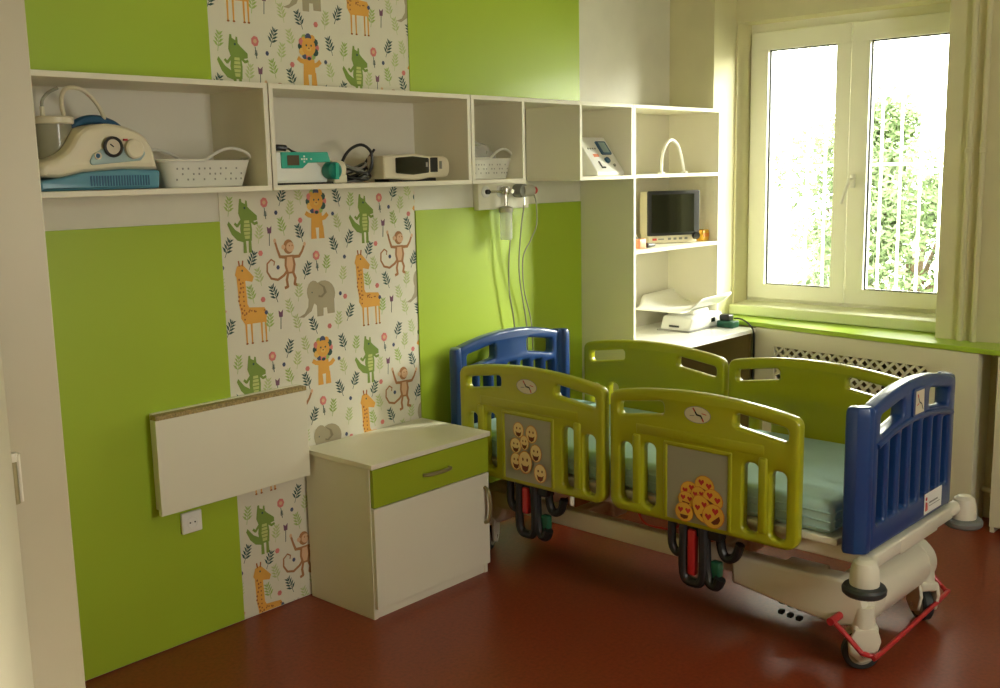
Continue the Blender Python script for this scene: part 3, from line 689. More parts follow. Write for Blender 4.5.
# --- head and foot boards
def end_board(name, M, foot):
    hw = 0.335
    top = [(x, 0.942 - 0.41 * x * x) for x in [hw - 2 * hw * k / 20 for k in range(21)]]
    pts = [(-hw, 0.425), (hw, 0.425)] + top
    out = fillet(pts, [0.015, 0.015, 0.03] + [0] * 19 + [0.03], 4)
    ztop = lambda x: 0.942 - 0.41 * x * x
    holes = []
    for a, b in ((-0.285, -0.105), (0.105, 0.285)):
        holes.append(fillet([(a, ztop(a) - 0.112), (b, ztop(b) - 0.108), (b, ztop(b) - 0.045), (a, ztop(a) - 0.045)], 0.015, 4))
    for k in range(7):
        x = (k - 3) * 0.0885
        holes.append(fillet([(x - 0.029, 0.512), (x + 0.029, 0.512), (x + 0.029, ztop(x) - 0.150), (x - 0.029, ztop(x) - 0.150)], 0.010, 3))
    mb = MB().slab(out, holes, 0.052, 0.012, 'bed_blue', M)
    for sg in (-1, 1):   # wrap round ends
        P = [(sg * 0.318, 0.026), (sg * 0.352, 0.020), (sg * 0.378, -0.010), (sg * 0.386, -0.052), (sg * 0.346, -0.052), (sg * 0.340, -0.030), (sg * 0.318, -0.026)]
        if sg < 0: P = P[::-1]
        P = fillet(P, 0.012, 3); N = len(P); z0, z1 = 0.425, 0.902
        rings = [(z0, 0.92), (z0 + 0.01, 1.0), (z1 - 0.035, 1.0), (z1 - 0.015, 0.97), (z1 - 0.004, 0.88), (z1, 0.70)]
        cx = sum(p[0] for p in P) / N; cy = sum(p[1] for p in P) / N
        vs = []; fs = []
        for z, s in rings: vs += [(cx + (p[0] - cx) * s, z, cy + (p[1] - cy) * s) for p in P]
        for i in range(len(rings) - 1):
            for k in range(N): fs.append((i * N + k, i * N + (k + 1) % N, (i + 1) * N + (k + 1) % N, (i + 1) * N + k))
        fs += [list(range(N))[::-1], [(len(rings) - 1) * N + k for k in range(N)]]
        mb.add(vs, fs, 'bed_blue', M)
    # lip above the slots
    lip = crv([(x, ztop(x) - 0.132, 0.026) for x in (-0.31, -0.2, -0.1, 0, 0.1, 0.2, 0.31)], 4)
    mb.tube(lip, 0.010, 'bed_blue', 8, M)
    o = mb.build(name, bed)
    return o
MF = frame((C0, -0.955, 0), (1, 0, 0), (0, 0, 1))
fb = end_board('foot_board', MF, True)
MH = frame((C0, 0.885, 0.003), (-1, 0, 0), (0, 0, 1))
end_board('head_board', MH, False)
ps = MB().slab(fillet([(-0.052, 0.815), (0.052, 0.815), (0.050, 0.912), (-0.050, 0.912)], 0.012, 4), [], 0.008, 0.002, 'bed_blue', MF @ Matrix.Translation((0, 0, 0.028)))
p = Paint(MF @ Matrix.Translation((0, 0.016, 0.0325)), None, 0.0004); p.mb = ps
p.poly([(-.036, .808), (.036, .808), (.034, .886), (-.034, .886)], 'face_cream', 1)
p.stroke([(-.020, .872), (-.004, .846), (.014, .838), (.026, .818)], .005, 'black', 2); p.stroke([(-.014, .862), (-.020, .874)], .006, 'red_mark', 3); p.stroke([(-.025, .838), (-.008, .842)], .004, 'red_mark', 2)
o = ps.build('angle_sticker', fb, merge=False, recalc=False); o['label'] = 'cream sticker with an angle dial'
MLb = MF @ Matrix.Translation((-0.012, 0.016, 0.0265))
p = Paint(MLb, None, 0.0004)
p.poly([(.105, .425), (.262, .425), (.262, .500), (.105, .500)], 'white_paint', 1)
p.poly([(.116, .436), (.130, .436), (.130, .466), (.116, .470)], 'red_mark', 2); p.disc(.123, .480, .008, .007, 'red_mark', 2); p.poly([(.134, .436), (.139, .436), (.139, .462), (.134, .464)], 'red_mark', 2)
p.poly([(.148, .458), (.225, .458), (.225, .464), (.148, .464)], 'line_grey', 2); p.poly([(.148, .448), (.245, .448), (.245, .4505), (.148, .4505)], 'line_grey', 2)
o = p.mb.build('name_label', fb, merge=False, recalc=False); o['label'] = 'white label with a red mark and a grey line of text'
# --- mattress and deck
def mat_surf():
    mb = MB(); x0, x1, y0, y1 = C0 - 0.365, C0 + 0.365, -0.865, 0.825; r = 0.03
    mb.rbox(x0, x1, y0, y1, 0.462, 0.578, r, 'sheet', None, 4)
    return mb
ms = mat_surf().build('mattress', bed, smooth=60)
cl = MB()
for z in (0.487, 0.512, 0.537):
    cl.tube([(C0 - 0.366, y, z + 0.004 * math.sin(y * 9 + z * 50)) for y in [-0.86 + 0.05 * k for k in range(34)]], 0.003, 'sheet', 6)
    cl.tube([(x, -0.868, z) for x in (C0 - 0.35, C0, C0 + 0.35)], 0.003, 'sheet', 6)
cl.build('sheet_fold', ms)
MB().rbox(C0 - 0.37, C0 + 0.37, -0.885, 0.85, 0.436, 0.460, 0.004, 'bed_white').build('mattress_deck', bed)
df = MB()
for x in (C0 - 0.33, C0 + 0.33): df.rbox(x - 0.02, x + 0.02, -0.96, 0.93, 0.385, 0.434, 0.006, 'bed_white')
for y in (-0.55, 0.0, 0.5): df.rbox(C0 - 0.32, C0 + 0.32, y - 0.02, y + 0.02, 0.392, 0.43, 0.005, 'bed_white')
df.build('deck_frame', bed)
# --- bumper bars with disc bumpers
def bumper_bar(y, sg, parent=bed):
    mb = MB()
    pts = [(-0.405, 0.395, 0.0), (-0.36, 0.402, 0.0), (-0.30, 0.405, 0.0)]
    mb.rbox(C0 - 0.33, C0 + 0.33, y + 0.001, y + 0.049, 0.372, 0.422, 0.009, 'bed_white')
    mb.rbox(C0 - 0.14, C0 + 0.18, y - 0.002, y + 0.052, 0.368, 0.424, 0.009, 'bed_white')
    for s in (-1, 1):
        cx = C0 + (0.400 if s > 0 else -0.435)
        mb.tube(crv([(C0 + s * 0.31, y + 0.025, 0.397), (C0 + s * 0.37, y + 0.01, 0.402), (cx, y - sg * 0.01, 0.398)], 5), [0.026] * 6 + [0.034] * 4 + [0.038], 'bed_white', 14)
        mb.lathe([(0.006, 0.447), (0.022, 0.445), (0.036, 0.434), (0.043, 0.412), (0.046, 0.372), (0.044, 0.358)], 'bed_white', 24, Matrix.Translation((cx, y - sg * 0.01, 0)))
    bb = mb.build('bumper_bar', parent)
    for s in (-1, 1):
        MB().lathe([(0.040, 0.328), (0.060, 0.330), (0.067, 0.337), (0.068, 0.350), (0.063, 0.358), (0.042, 0.362), (0.030, 0.362)], 'grey_rubber' if s > 0 else 'dark_rubber', 28, Matrix.Translation((C0 + (0.400 if s > 0 else -0.435), y - sg * 0.01, 0))).build('disc_bumper', bb)
bumper_bar(-1.0, 1)
# --- base frame
bf = MB()
for s in (-1, 1):
    cx = C0 - 0.005 + s * 0.255
    prof = [(-0.90, 0.145), (-0.86, 0.135), (-0.70, 0.150), (-0.46, 0.182), (-0.46, 0.288), (-0.68, 0.290), (-0.86, 0.300), (-0.93, 0.285), (-0.955, 0.22), (-0.94, 0.165)]
    Mx = Matrix(((0, 0, 1, cx), (1, 0, 0, 0), (0, 1, 0, 0), (0, 0, 0, 1)))
    bf.slab(fillet(prof, [.02, .02, 0, .008, .012, 0, .03, .03, .03, .03], 4), [], 0.085, 0.014, 'bed_white', Mx)
    bf.rbox(cx - 0.025, cx + 0.025, -0.47, 0.72, 0.214, 0.288, 0.006, 'bed_white')
bf.build('base_frame', bed)
for y in (-0.885, 0.76):
    Mx = Matrix(((0, 0, 1, 0), (1, 0, 0, y), (0, 1, 0, 0.213), (0, 0, 0, 1)))
    L = 0.28
    c = MB().lathe([(0.04, -L - 0.008), (0.070, -L), (0.085, -L + 0.02), (0.088, -L + 0.05), (0.088, -L + 0.085), (0.085, -L + 0.088), (0.088, -L + 0.091), (0.088, L - 0.086), (0.084, L - 0.083), (0.088, L - 0.08), (0.086, L - 0.02), (0.070, L), (0.04, L + 0.008)], 'bed_white', 36, Matrix.Translation((C0 + 0.01, 0, 0)) @ Mx)
    c.build('cross_cover', bed)
for y in (-0.35, 0.30):
    MB().rbox(C0 - 0.05, C0 + 0.05, y - 0.05, y + 0.05, 0.20, 0.395, 0.01, 'bed_white').rbox(C0 - 0.24, C0 + 0.24, y - 0.03, y + 0.03, 0.225, 0.275, 0.006, 'bed_white').build('lifting_column', bed)
# --- castors
def castor(x, y, rot):
    M = Matrix.Translation((x, y, 0)) @ Matrix.Rotation(rot, 4, 'Z') @ Matrix.Scale(1.1, 4)
    h = MB()
    # fork housing: curved cover above the wheel
    P = fillet([(-0.030, 0.045), (0.012, 0.030), (0.046, 0.060), (0.050, 0.098), (0.030, 0.135), (-0.034, 0.140), (-0.046, 0.10)], [.01, .012, .012, .01, .012, .012, .01], 4)
    for s in (-1, 1):
        h.slab(P, [], 0.012, 0.004, 'bed_white', M @ Matrix(((1, 0, 0, 0), (0, 0, -1, s * 0.030), (0, 1, 0, 0), (0, 0, 0, 1))))
    h.rbox(-0.04, 0.035, -0.03, 0.03, 0.112, 0.145, 0.01, 'bed_white', M)
    h.tube([(0, 0, 0.125), (0, 0, 0.16), (0, 0, 0.20)], [0.036, 0.034, 0.030], 'bed_white', 18, M)
    c = h.build('castor', bed)
    wv = MB(); Mx = M @ Matrix(((1, 0, 0, 0.006), (0, 0, -1, 0), (0, 1, 0, 0.056), (0, 0, 0, 1)))
    wv.lathe([(0.036, -0.017), (0.050, -0.017), (0.0555, -0.011), (0.0555, 0.011), (0.050, 0.017), (0.036, 0.017)], 'dark_rubber', 32, Mx)
    wv.lathe([(0.006, -0.019), (0.030, -0.0185), (0.038, -0.0175), (0.038, 0.0175), (0.030, 0.0185), (0.006, 0.019)], 'wheel_grey', 32, Mx)
    wv.tube([(0.006, -0.036, 0.056), (0.006, 0.036, 0.056)], 0.008, 'steel', 10, M)
    wv.build('wheel', c)
for s in (-1, 1): castor(C0 - 0.02 + s * 0.250, -0.940, 0.9 if s > 0 else 2.2); castor(C0 + s * 0.262, 0.78, 0.5)
# --- red foot brake bar
rb = crv([(C0 - 0.355, -0.872, 0.176), (C0 - 0.350, -0.92, 0.135), (C0 - 0.345, -0.97, 0.088)], 4)[:-1] + crv([(C0 - 0.345, -0.97, 0.088), (C0 - 0.325, -1.0, 0.080), (C0 - 0.28, -1.008, 0.078), (C0 + 0.31, -0.985, 0.078), (C0 + 0.355, -0.975, 0.082), (C0 + 0.375, -0.95, 0.092)], 5)[:-1] + crv([(C0 + 0.375, -0.95, 0.092), (C0 + 0.37, -0.92, 0.125), (C0 + 0.365, -0.885, 0.165)], 4)
bb = MB().tube(rb, 0.0085, 'red_paint', 12)
for s in (-1, 1): bb.tube([(C0 + s * 0.27, -0.872, 0.176), (C0 + s * 0.372, -0.872, 0.176)], 0.013, 'red_paint', 14)
bb.build('brake_bar', bed, label='red tubular brake bar')
# --- rail latch mechanisms hanging under the near side
def latch(y, name='rail_latch', zr=0.215):
    x = XN
    m = MB(); U = lambda ya, yb, zt, zb, r: m.tube(crv([(x, ya, zt), (x, ya, zb + 0.03), (x, (ya + yb) / 2, zb), (x, yb, zb + 0.03), (x, yb, zt)], 5), r, 'black', 10)
    U(y + 0.095, y + 0.045, 0.40, 0.285, 0.016)
    U(y + 0.045, y - 0.035, 0.40, 0.188, 0.018)
    m.tube(crv([(x + 0.01, y - 0.035, 0.40), (x + 0.01, y - 0.04, 0.28), (x + 0.01, y - 0.055, 0.205), (x + 0.01, y - 0.085, 0.195), (x + 0.01, y - 0.10, 0.225)], 5), 0.020, 'black', 10)
    m.tube(crv([(x + 0.03, y - 0.085, 0.40), (x + 0.03, y - 0.09, 0.33), (x + 0.03, y - 0.11, 0.298), (x + 0.03, y - 0.145, 0.31), (x + 0.03, y - 0.165, 0.36)], 5), 0.017, 'black', 10)
    m.rbox(x + 0.0, x + 0.05, y - 0.10, y + 0.06, 0.36, 0.40, 0.006, 'black')
    m.rbox(x + 0.01, x + 0.04, y - 0.095, y - 0.055, 0.21, 0.28, 0.008, 'dark_green_plastic')
    o = m.build(name, bed); o['label'] = 'black tubular rail latch'
    MB().rbox(x - 0.012, x + 0.016, y - 0.008, y + 0.026, zr, 0.385, 0.008, 'red_paint').build('latch_handle', o, label='red handle')
latch(-0.37); latch(0.42, zr=0.275)
# --- foot pedals
pd = MB()
for k, (y, z) in enumerate(((-0.585, 0.088), (-0.620, 0.084), (-0.655, 0.082))):
    pd.rbox(C0 - 0.16, C0 - 0.12, y - 0.014, y + 0.014, z, z + 0.022, 0.005, 'dark_green_plastic')
    pd.tube([(C0 - 0.12, y, z + 0.01), (C0 - 0.05, y, 0.20)], 0.006, 'black', 8)
    pd.rbox(C0 - 0.17, C0 - 0.145, y - 0.010, y + 0.010, z - 0.035, z - 0.020, 0.004, 'black')
pd.rbox(C0 - 0.24, C0 + 0.0, -0.69, -0.54, 0.19, 0.215, 0.006, 'bed_white')
pd.build('foot_pedals', bed)
cb = MB().tube(crv([(C0 - 0.28, -0.02, 0.39), (C0 - 0.30, -0.08, 0.325), (C0 - 0.30, -0.16, 0.318), (C0 - 0.29, -0.22, 0.33), (C0 - 0.27, -0.26, 0.39)], 6), 0.004, 'red_paint', 8)
cb.build('control_cable', bed, label='thin red cable loop')

# ================================================================== THINGS ON THE SHELVES
ZS = TB + th   # shelf surface
# --- suction machine
t = T('suction_machine', 'cream and blue medical suction machine with pressure gauge on the left shelf', 'medical device', (1.58, -0.17, ZS))
Ms = frame((0, -0.17, 0), (1, 0, 0), (0, 0, 1))
up = crv([(1.385, 1.660), (1.40, 1.695), (1.44, 1.712), (1.480, 1.738), (1.515, 1.785), (1.555, 1.806), (1.62, 1.812), (1.69, 1.797), (1.733, 1.768), (1.752, 1.726), (1.762, 1.676)], 4)
up = [(v.x, v.y) for v in up]
MB().slab(up + [(1.73, 1.676), (1.64, 1.678), (1.52, 1.670), (1.45, 1.655)], [], 0.20, 0.020, 'cream_plastic', Ms).build('housing', t)
b = MB().slab(fillet([(1.385, ZS + .001), (1.758, ZS + .001), (1.764, 1.675), (1.64, 1.679), (1.52, 1.671), (1.45, 1.656), (1.385, 1.648)], [.004, .006, .01, 0, 0, 0, .01], 3), [], 0.206, 0.008, 'blue_plastic', Ms).build('base', t, label='blue base')
g = MB()
for k in range(22): x = 1.535 + k * 0.0088; g.box(x, x + 0.004, -0.2745, -0.2715, ZS + 0.012, ZS + 0.042, 'deep_blue')
g.build('vent_grille', b)
Mf = frame((0, -0.2700, 0), (1, 0, 0), (0, 0, 1))
MB().slab(fillet([(1.531, 1.690), (1.700, 1.704), (1.716, 1.722), (1.710, 1.745), (1.588, 1.742), (1.548, 1.722)], .01, 4), [], 0.010, 0.002, 'light_blue', Mf).build('control_panel', t)
gg = MB().lathe([(0.028, 0), (0.031, 0.006), (0.030, 0.012), (0.024, 0.014), (0.022, 0.008)], 'black', 32, Mf @ Matrix.Translation((1.610, 1.744, 0.003)), cap=False).lathe([(0.0225, 0.008), (0.001, 0.0082)], 'face_cream', 24, Mf @ Matrix.Translation((1.610, 1.744, 0.003)))
gg.tube([(1.610, -0.2835, 1.744), (1.600, -0.2835, 1.752)], 0.0018, 'black', 6).build('pressure_gauge', t)
MB().lathe([(0.030, 0), (0.029, 0.014), (0.024, 0.017), (0.001, 0.017)], 'cream_plastic', 28, Mf @ Matrix.Translation((1.677, 1.738, 0.003))).build('knob', t)
MB().lathe([(0.011, 0), (0.011, 0.006), (0.007, 0.004)], 'cream_plastic', 20, Mf @ Matrix.Translation((1.562, 1.718, 0.003)), cap=False).lathe([(0.0068, 0.004), (0.001, 0.0042)], 'deep_blue', 16, Mf @ Matrix.Translation((1.562, 1.718, 0.003))).build('port', t)
MB().box(1.648, 1.660, -0.277, -0.268, 1.762, 1.768, 'red_mark').build('warning_mark', t)
hd = MB().tube(crv([(1.535, -0.17, 1.797), (1.575, -0.17, 1.822), (1.625, -0.17, 1.828), (1.675, -0.17, 1.812), (1.70, -0.17, 1.790)], 5), 0.014, 'deep_blue', 12)
hd.build('carry_handle', t, label='dark blue carry handle')
# jar and hose
j = MB().lathe([(0.040, 0), (0.048, 0.004), (0.052, 0.06), (0.054, 0.118)], 'jar_plastic', 32, Matrix.Translation((1.487, -0.165, 1.700))).build('collection_jar', t)
MB().lathe([(0.057, 0.0), (0.060, 0.003), (0.060, 0.018), (0.054, 0.022), (0.001, 0.022)], 'cream_plastic', 32, Matrix.Translation((1.487, -0.165, 1.812))).tube([(1.46, -0.165, 1.83), (1.46, -0.165, 1.862)], 0.007, 'cream_plastic', 12).build('jar_lid', j)
hs = MB().tube(crv([(1.525, -0.165, 1.832), (1.520, -0.165, 1.865), (1.522, -0.17, 1.900), (1.538, -0.18, 1.918), (1.575, -0.19, 1.912), (1.612, -0.19, 1.880), (1.640, -0.18, 1.838), (1.642, -0.17, 1.815)], 6), 0.0065, 'cream_plastic', 10)
hs.tube(crv([(1.46, -0.165, 1.86), (1.463, -0.165, 1.880), (1.48, -0.17, 1.902), (1.50, -0.19, 1.915)], 6), 0.005, 'clear_tube', 10).build('hose', t)

# --- baskets
def basket(name, lab, cx, cy, wx, wy, rz, h=0.085, grp='white plastic baskets'):
    t = T(name, lab, 'basket', (cx, cy, ZS), rz, group=grp, local=True)
    def ring(sx, sy, r=0.035, n=6): return fillet([(-sx, -sy), (sx, -sy), (sx, sy), (-sx, sy)], r, n)
    A = ring(wx * .43, wy * .43); B = ring(wx * .5, wy * .5); A2 = ring(wx * .42, wy * .42); B2 = ring(wx * .49, wy * .49)
    def dens(L):
        o = []
        for i in range(len(L)):
            a = Vector(L[i]); b = Vector(L[(i + 1) % len(L)]); k = max(1, int((b - a).length / 0.012))
            for q in range(k): o.append(tuple(a + (b - a) * q / k))
        return o
    def samp(L, n=80):
        per = [0]; L2 = L + [L[0]]
        for i in range(len(L)): per.append(per[-1] + (Vector(L2[i + 1]) - Vector(L2[i])).length)
        o = []; j = 0
        for k in range(n):
            s = per[-1] * k / n
            while per[j + 1] < s: j += 1
            u = (s - per[j]) / max(1e-9, per[j + 1] - per[j]); o.append(Vector(L2[j]).lerp(Vector(L2[j + 1]), u))
        return o
    n = 96; A, B, A2, B2 = [samp(L, n) for L in (A, B, A2, B2)]
    def lift(p):   # raised grips at the right front and the left back
        v = 0
        for gx, gy in ((wx * .24, -wy * .5), (-wx * .24, wy * .5)):
            dx = (p.x - gx) / (wx * .30); dy = (p.y - gy) / (wy * .35)
            if abs(dx) < 1 and abs(dy) < 1: v = max(v, math.cos(dx * math.pi / 2) ** 1.0)
        return v
    vs = [(p.x, p.y, 0.001) for p in A] + [(p.x, p.y, h) for p in B] + [(p.x, p.y, h) for p in B2] + [(p.x, p.y, 0.005) for p in A2]
    fs = []
    for r_ in range(3):
        for k in range(n): fs.append((r_ * n + k, r_ * n + (k + 1) % n, (r_ + 1) * n + (k + 1) % n, (r_ + 1) * n + k))
    fs += [list(range(n))[::-1], [3 * n + k for k in range(n)]]
    mb = MB().add(vs, fs, 'basket_white')
    # perforations round the wall
    for x in [wx * (-.36 + .06 * k) for k in range(13)]:
        for zi, z in enumerate((0.30, 0.50, 0.70)):
            if (int(x * 1000) + zi) % 3 == 0: continue
            f_ = .43 + .07 * z; y = -wy * f_ - 0.0008
            mb.rbox(x - 0.0028, x + 0.0028, y, y + 0.001, z * h - 0.003, z * h + 0.003, 0.0004, 'line_grey', None, 1)
    mb.build('tub', t)
    MB().tube([(p.x * 1.012, p.y * 1.012, h + 0.038 * lift(p)) for p in B], 0.0052, 'basket_white', 8, closed=True).build('rim', t)
    return t
basket('plastic_basket', 'white perforated plastic basket with raised grips beside the suction machine', 1.945, -0.175, 0.33, 0.19, 0.0)
basket('plastic_basket', 'white plastic basket holding a clear bag in the small cube above the gas outlets', 3.300, -0.180, 0.27, 0.17, 0.0)
R = random.Random(4)
bg_ = bmesh.new(); bmesh.ops.create_icosphere(bg_, subdivisions=3, radius=1)
for v in bg_.verts:
    k = 1 + 0.16 * math.sin(v.co.x * 9 + 2) * math.cos(v.co.y * 8) + R.uniform(-.06, .06); v.co = Vector((v.co.x * 0.105 * k, v.co.y * 0.065 * k, v.co.z * 0.068 * k))
tag(MB().bmadd(bg_, 'clear_plastic', Matrix.Translation((3.285, -0.175, ZS + 0.085))).build('plastic_bag', smooth=20), 'crumpled clear plastic bag of tubing lying in the small cube basket', 'bag')
tb = MB()
for k in range(3): tb.tube(crv([(3.23, -0.19 + .02 * k, ZS + .09), (3.26, -0.20, ZS + .125 + .008 * k), (3.31, -0.19, ZS + .122), (3.33, -0.17 + .01 * k, ZS + .09)], 6), 0.004, ('black', 'clear_tube', 'clear_tube')[k], 8)
tag(tb.build('tubing_bundle'), 'bundle of thin dark and clear tubing on top of the small cube basket', 'tubing')

# --- turquoise syringe pump
t = T('syringe_pump', 'white and turquoise syringe infusion pump on the middle shelf', 'medical device', (2.35, -0.19, ZS))
Mp = frame((0, -0.195, 0), (1, 0, 0), (0, 0, 1))
MB().slab(fillet([(2.185, ZS + .006), (2.43, ZS + .006), (2.43, 1.660), (2.385, 1.690), (2.385, 1.728), (2.185, 1.730)], .006, 3), [], 0.13, 0.008, 'white_paint', Mp).build('housing', t)
MB().box(2.20, 2.50, -0.25, -0.14, ZS, ZS + .007, 'black').build('foot', t)
Mq = frame((0, -0.262, 0), (1, 0, 0), (0, 0, 1))
cp = MB().slab(fillet([(2.228, 1.674), (2.316, 1.674), (2.340, 1.692), (2.440, 1.694), (2.428, 1.729), (2.228, 1.729)], .004, 3), [], 0.010, 0.002, 'turquoise', Mq).build('control_panel', t)
MB().box(2.250, 2.300, -0.2685, -0.2665, 1.684, 1.718, 'screen_brown').build('display', cp)
for a, b_ in ((2.312, 1.705), (2.322, 1.705), (2.332, 1.705), (2.322, 1.714), (2.322, 1.696), (2.352, 1.705)): MB().box(a - .003, a + .003, -0.2688, -0.2668, b_ - .003, b_ + .003, 'white_paint').build('button', cp)
MB().lathe([(0.029, 0), (0.031, 0.01), (0.030, 0.040), (0.022, 0.046), (0.001, 0.046)], 'turquoise_dark', 24, frame((2.43, -0.262, 1.664), (1, 0, 0), (0, 0, 1))).box(2.424, 2.438, -0.312, -0.305, 1.633, 1.690, 'turquoise').build('clamp_knob', t, label='dark turquoise clamp knob')
MB().tube([(2.462, -0.23, 1.668), (2.515, -0.23, 1.668)], [0.033, 0.031], 'cream_plastic', 24).rbox(2.46, 2.52, -0.26, -0.20, ZS + .001, 1.65, 0.006, 'cream_plastic').build('plunger_block', t)
MB().tube(crv([(2.19, -0.22, 1.742), (2.24, -0.22, 1.745), (2.28, -0.23, 1.742), (2.30, -0.23, 1.733), (2.33, -0.235, 1.722)], 6), [0.011] * 12 + [0.004] * 13, 'black', 10).build('power_plug', t, label='black plug lying on top')
# --- cable bundle
cbm = MB(); R = random.Random(11)
cbm.tube(crv([(2.535, -0.2, 1.640), (2.545, -0.2, 1.690), (2.585, -0.2, 1.738), (2.645, -0.2, 1.757), (2.690, -0.2, 1.730), (2.690, -0.2, 1.680), (2.665, -0.2, 1.640)], 7), 0.0058, 'black', 8)
cbm.tube(crv([(2.640, -0.17, 1.640), (2.71, -0.14, 1.690), (2.76, -0.14, 1.742)], 6), 0.0048, 'black', 8)
for k in range(9):
    cx, cy = 2.606 + R.uniform(-.02, .02), -0.19 + R.uniform(-.02, .02); a, b_ = R.uniform(.05, .070), R.uniform(.03, .05); z = ZS + 0.006 + k * 0.006; ph = R.uniform(0, 6)
    cbm.tube([(cx + a * math.cos(q + ph), cy + b_ * math.sin(q + ph), z + 0.010 * math.sin(2 * q + ph) + .008) for q in [2 * math.pi * i / 20 for i in range(20)]], 0.0042, 'black' if k % 4 else 'line_grey', 7, closed=True)
tag(cbm.build('cable_bundle'), 'coiled black cables lying between the turquoise pump and the small monitor', 'cable')
# --- small monitor lying on its side
t = T('pulse_monitor', 'small cream handheld monitor with dark screen at the right of the middle shelf', 'medical device', (2.86, -0.2, ZS))
Mq = frame((0, -0.215, 0), (1, 0, 0), (0, 0, 1))
out = crv([(2.695, ZS + .012), (2.76, ZS + .010), (2.86, ZS + .004), (2.94, ZS + .012), (3.035, ZS + .018), (3.035, 1.706), (2.94, 1.712), (2.86, 1.722), (2.76, 1.718), (2.695, 1.714)], 4)
MB().slab([(v.x, v.y) for v in out], [], 0.10, 0.010, 'cream_plastic', Mq).box(2.73, 2.98, -0.25, -0.17, ZS, ZS + .012, 'black').build('housing', t)
Mr = frame((0, -0.267, 0), (1, 0, 0), (0, 0, 1))
MB().slab(fillet([(2.752, 1.650), (2.84, 1.643), (2.925, 1.650), (2.925, 1.706), (2.84, 1.713), (2.752, 1.708)], .006, 3), [], 0.006, 0.001, 'screen', Mr).build('screen', t)
MB().box(2.936, 2.972, -0.270, -0.265, 1.652, 1.708, 'black').box(2.986, 2.996, -0.270, -0.265, 1.664, 1.694, 'line_grey').box(2.906, 2.918, -0.2715, -0.267, 1.672, 1.690, 'line_grey').build('button_panel', t)

# --- white console in the right cube
t = T('therapy_console', 'white sloping medical console with blue display and dial in the right small cube', 'medical device', (4.1, -0.15, ZS))
vs = [(4.00, -0.285, ZS), (4.215, -0.285, ZS), (4.215, -0.06, ZS), (4.00, -0.06, ZS), (4.00, -0.285, ZS + .018), (4.215, -0.285, ZS + .018), (4.215, -0.165, 1.800), (4.00, -0.165, 1.800), (4.215, -0.06, 1.800), (4.00, -0.06, 1.800)]
MB().add(vs, [(0, 3, 2, 1), (0, 1, 5, 4), (4, 5, 6, 7), (7, 6, 8, 9), (1, 2, 8, 6, 5), (0, 4, 7, 9, 3), (2, 3, 9, 8)], 'white_paint').build('housing', t, bevel=0.004)
sl_ = Vector((0, 0.12, 0.164)); Mc = frame((4.00, -0.2855, ZS + .018), (1, 0, 0), sl_)
L = sl_.length
MB().slab(fillet([(.115, .100), (.195, .100), (.195, .178), (.115, .178)], .008, 3), [fillet([(.135, .112), (.188, .112), (.188, .172), (.135, .172)], .004, 3)], 0.010, 0.002, 'deep_blue', Mc).build('display_frame', t, label='blue display frame')
MB().box(.135, .188, .112, .172, 0.0005, 0.003, 'light_blue', Mc).build('display', t)
MB().lathe([(0.017, 0), (0.015, 0.010), (0.001, 0.010)], 'deep_blue', 20, Mc @ Matrix.Translation((.128, .066, 0))).build('dial', t, label='blue dial')
for k in range(4): MB().box(.03 + k * .018, .038 + k * .018, .132, .140, 0.0005, 0.002, 'line_grey', Mc).build('indicator_light', t)
MB().box(.045, .085, .088, .104, 0.0005, 0.0015, 'salmon', Mc).build('label_strip', t)
MB().box(.055, .062, .030, .062, .0005, .003, 'black', Mc).box(.055, .085, .022, .030, .0005, .003, 'black', Mc).build('cord_hook', t)
MB().lathe([(0.008, 0), (0.007, 0.005), (0.001, 0.005)], 'line_grey', 12, Mc @ Matrix.Translation((.165, .038, 0))).build('button', t)
MB().tube(crv([(3.94, -0.20, ZS + .005), (3.925, -0.22, 1.72), (3.94, -0.20, 1.795), (3.975, -0.17, 1.812), (4.02, -0.15, 1.806)], 6), [0.006] * 12 + [0.009] * 13, 'black', 10).build('cable', t, label='black cable')

# --- white arch and paper in the top cube
a = T('white_hoop', 'white plastic hoop standing in the top compartment of the corner shelving', 'hoop', (4.77, -0.2, 1.62))
MB().tube(crv([(4.665, -0.2, 1.622), (4.672, -0.2, 1.70), (4.70, -0.2, 1.758), (4.755, -0.2, 1.792), (4.815, -0.2, 1.770), (4.855, -0.2, 1.71), (4.885, -0.2, 1.622)], 7), 0.0075, 'white_paint', 12).build('loop', a)
MB().rbox(4.652, 4.68, -0.215, -0.185, 1.6205, 1.63, 0.003, 'white_paint').build('foot', a); MB().rbox(4.872, 4.9, -0.215, -0.185, 1.6205, 1.63, 0.003, 'white_paint').build('foot', a)
t = T('document_holder', 'clear document holder with faint red print at the left of the top corner compartment', 'document holder', (4.4, -0.08, 1.62))
MB().box(4.30, 4.52, -0.075, -0.07, 1.6205, 1.78, 'clear_plastic').box(4.30, 4.52, -0.13, -0.07, 1.6205, 1.624, 'clear_plastic').build('holder', t)
MB().box(4.31, 4.51, -0.0785, -0.0765, 1.626, 1.77, 'paper').box(4.33, 4.41, -0.0795, -0.0785, 1.735, 1.750, 'salmon').build('sheet', t)

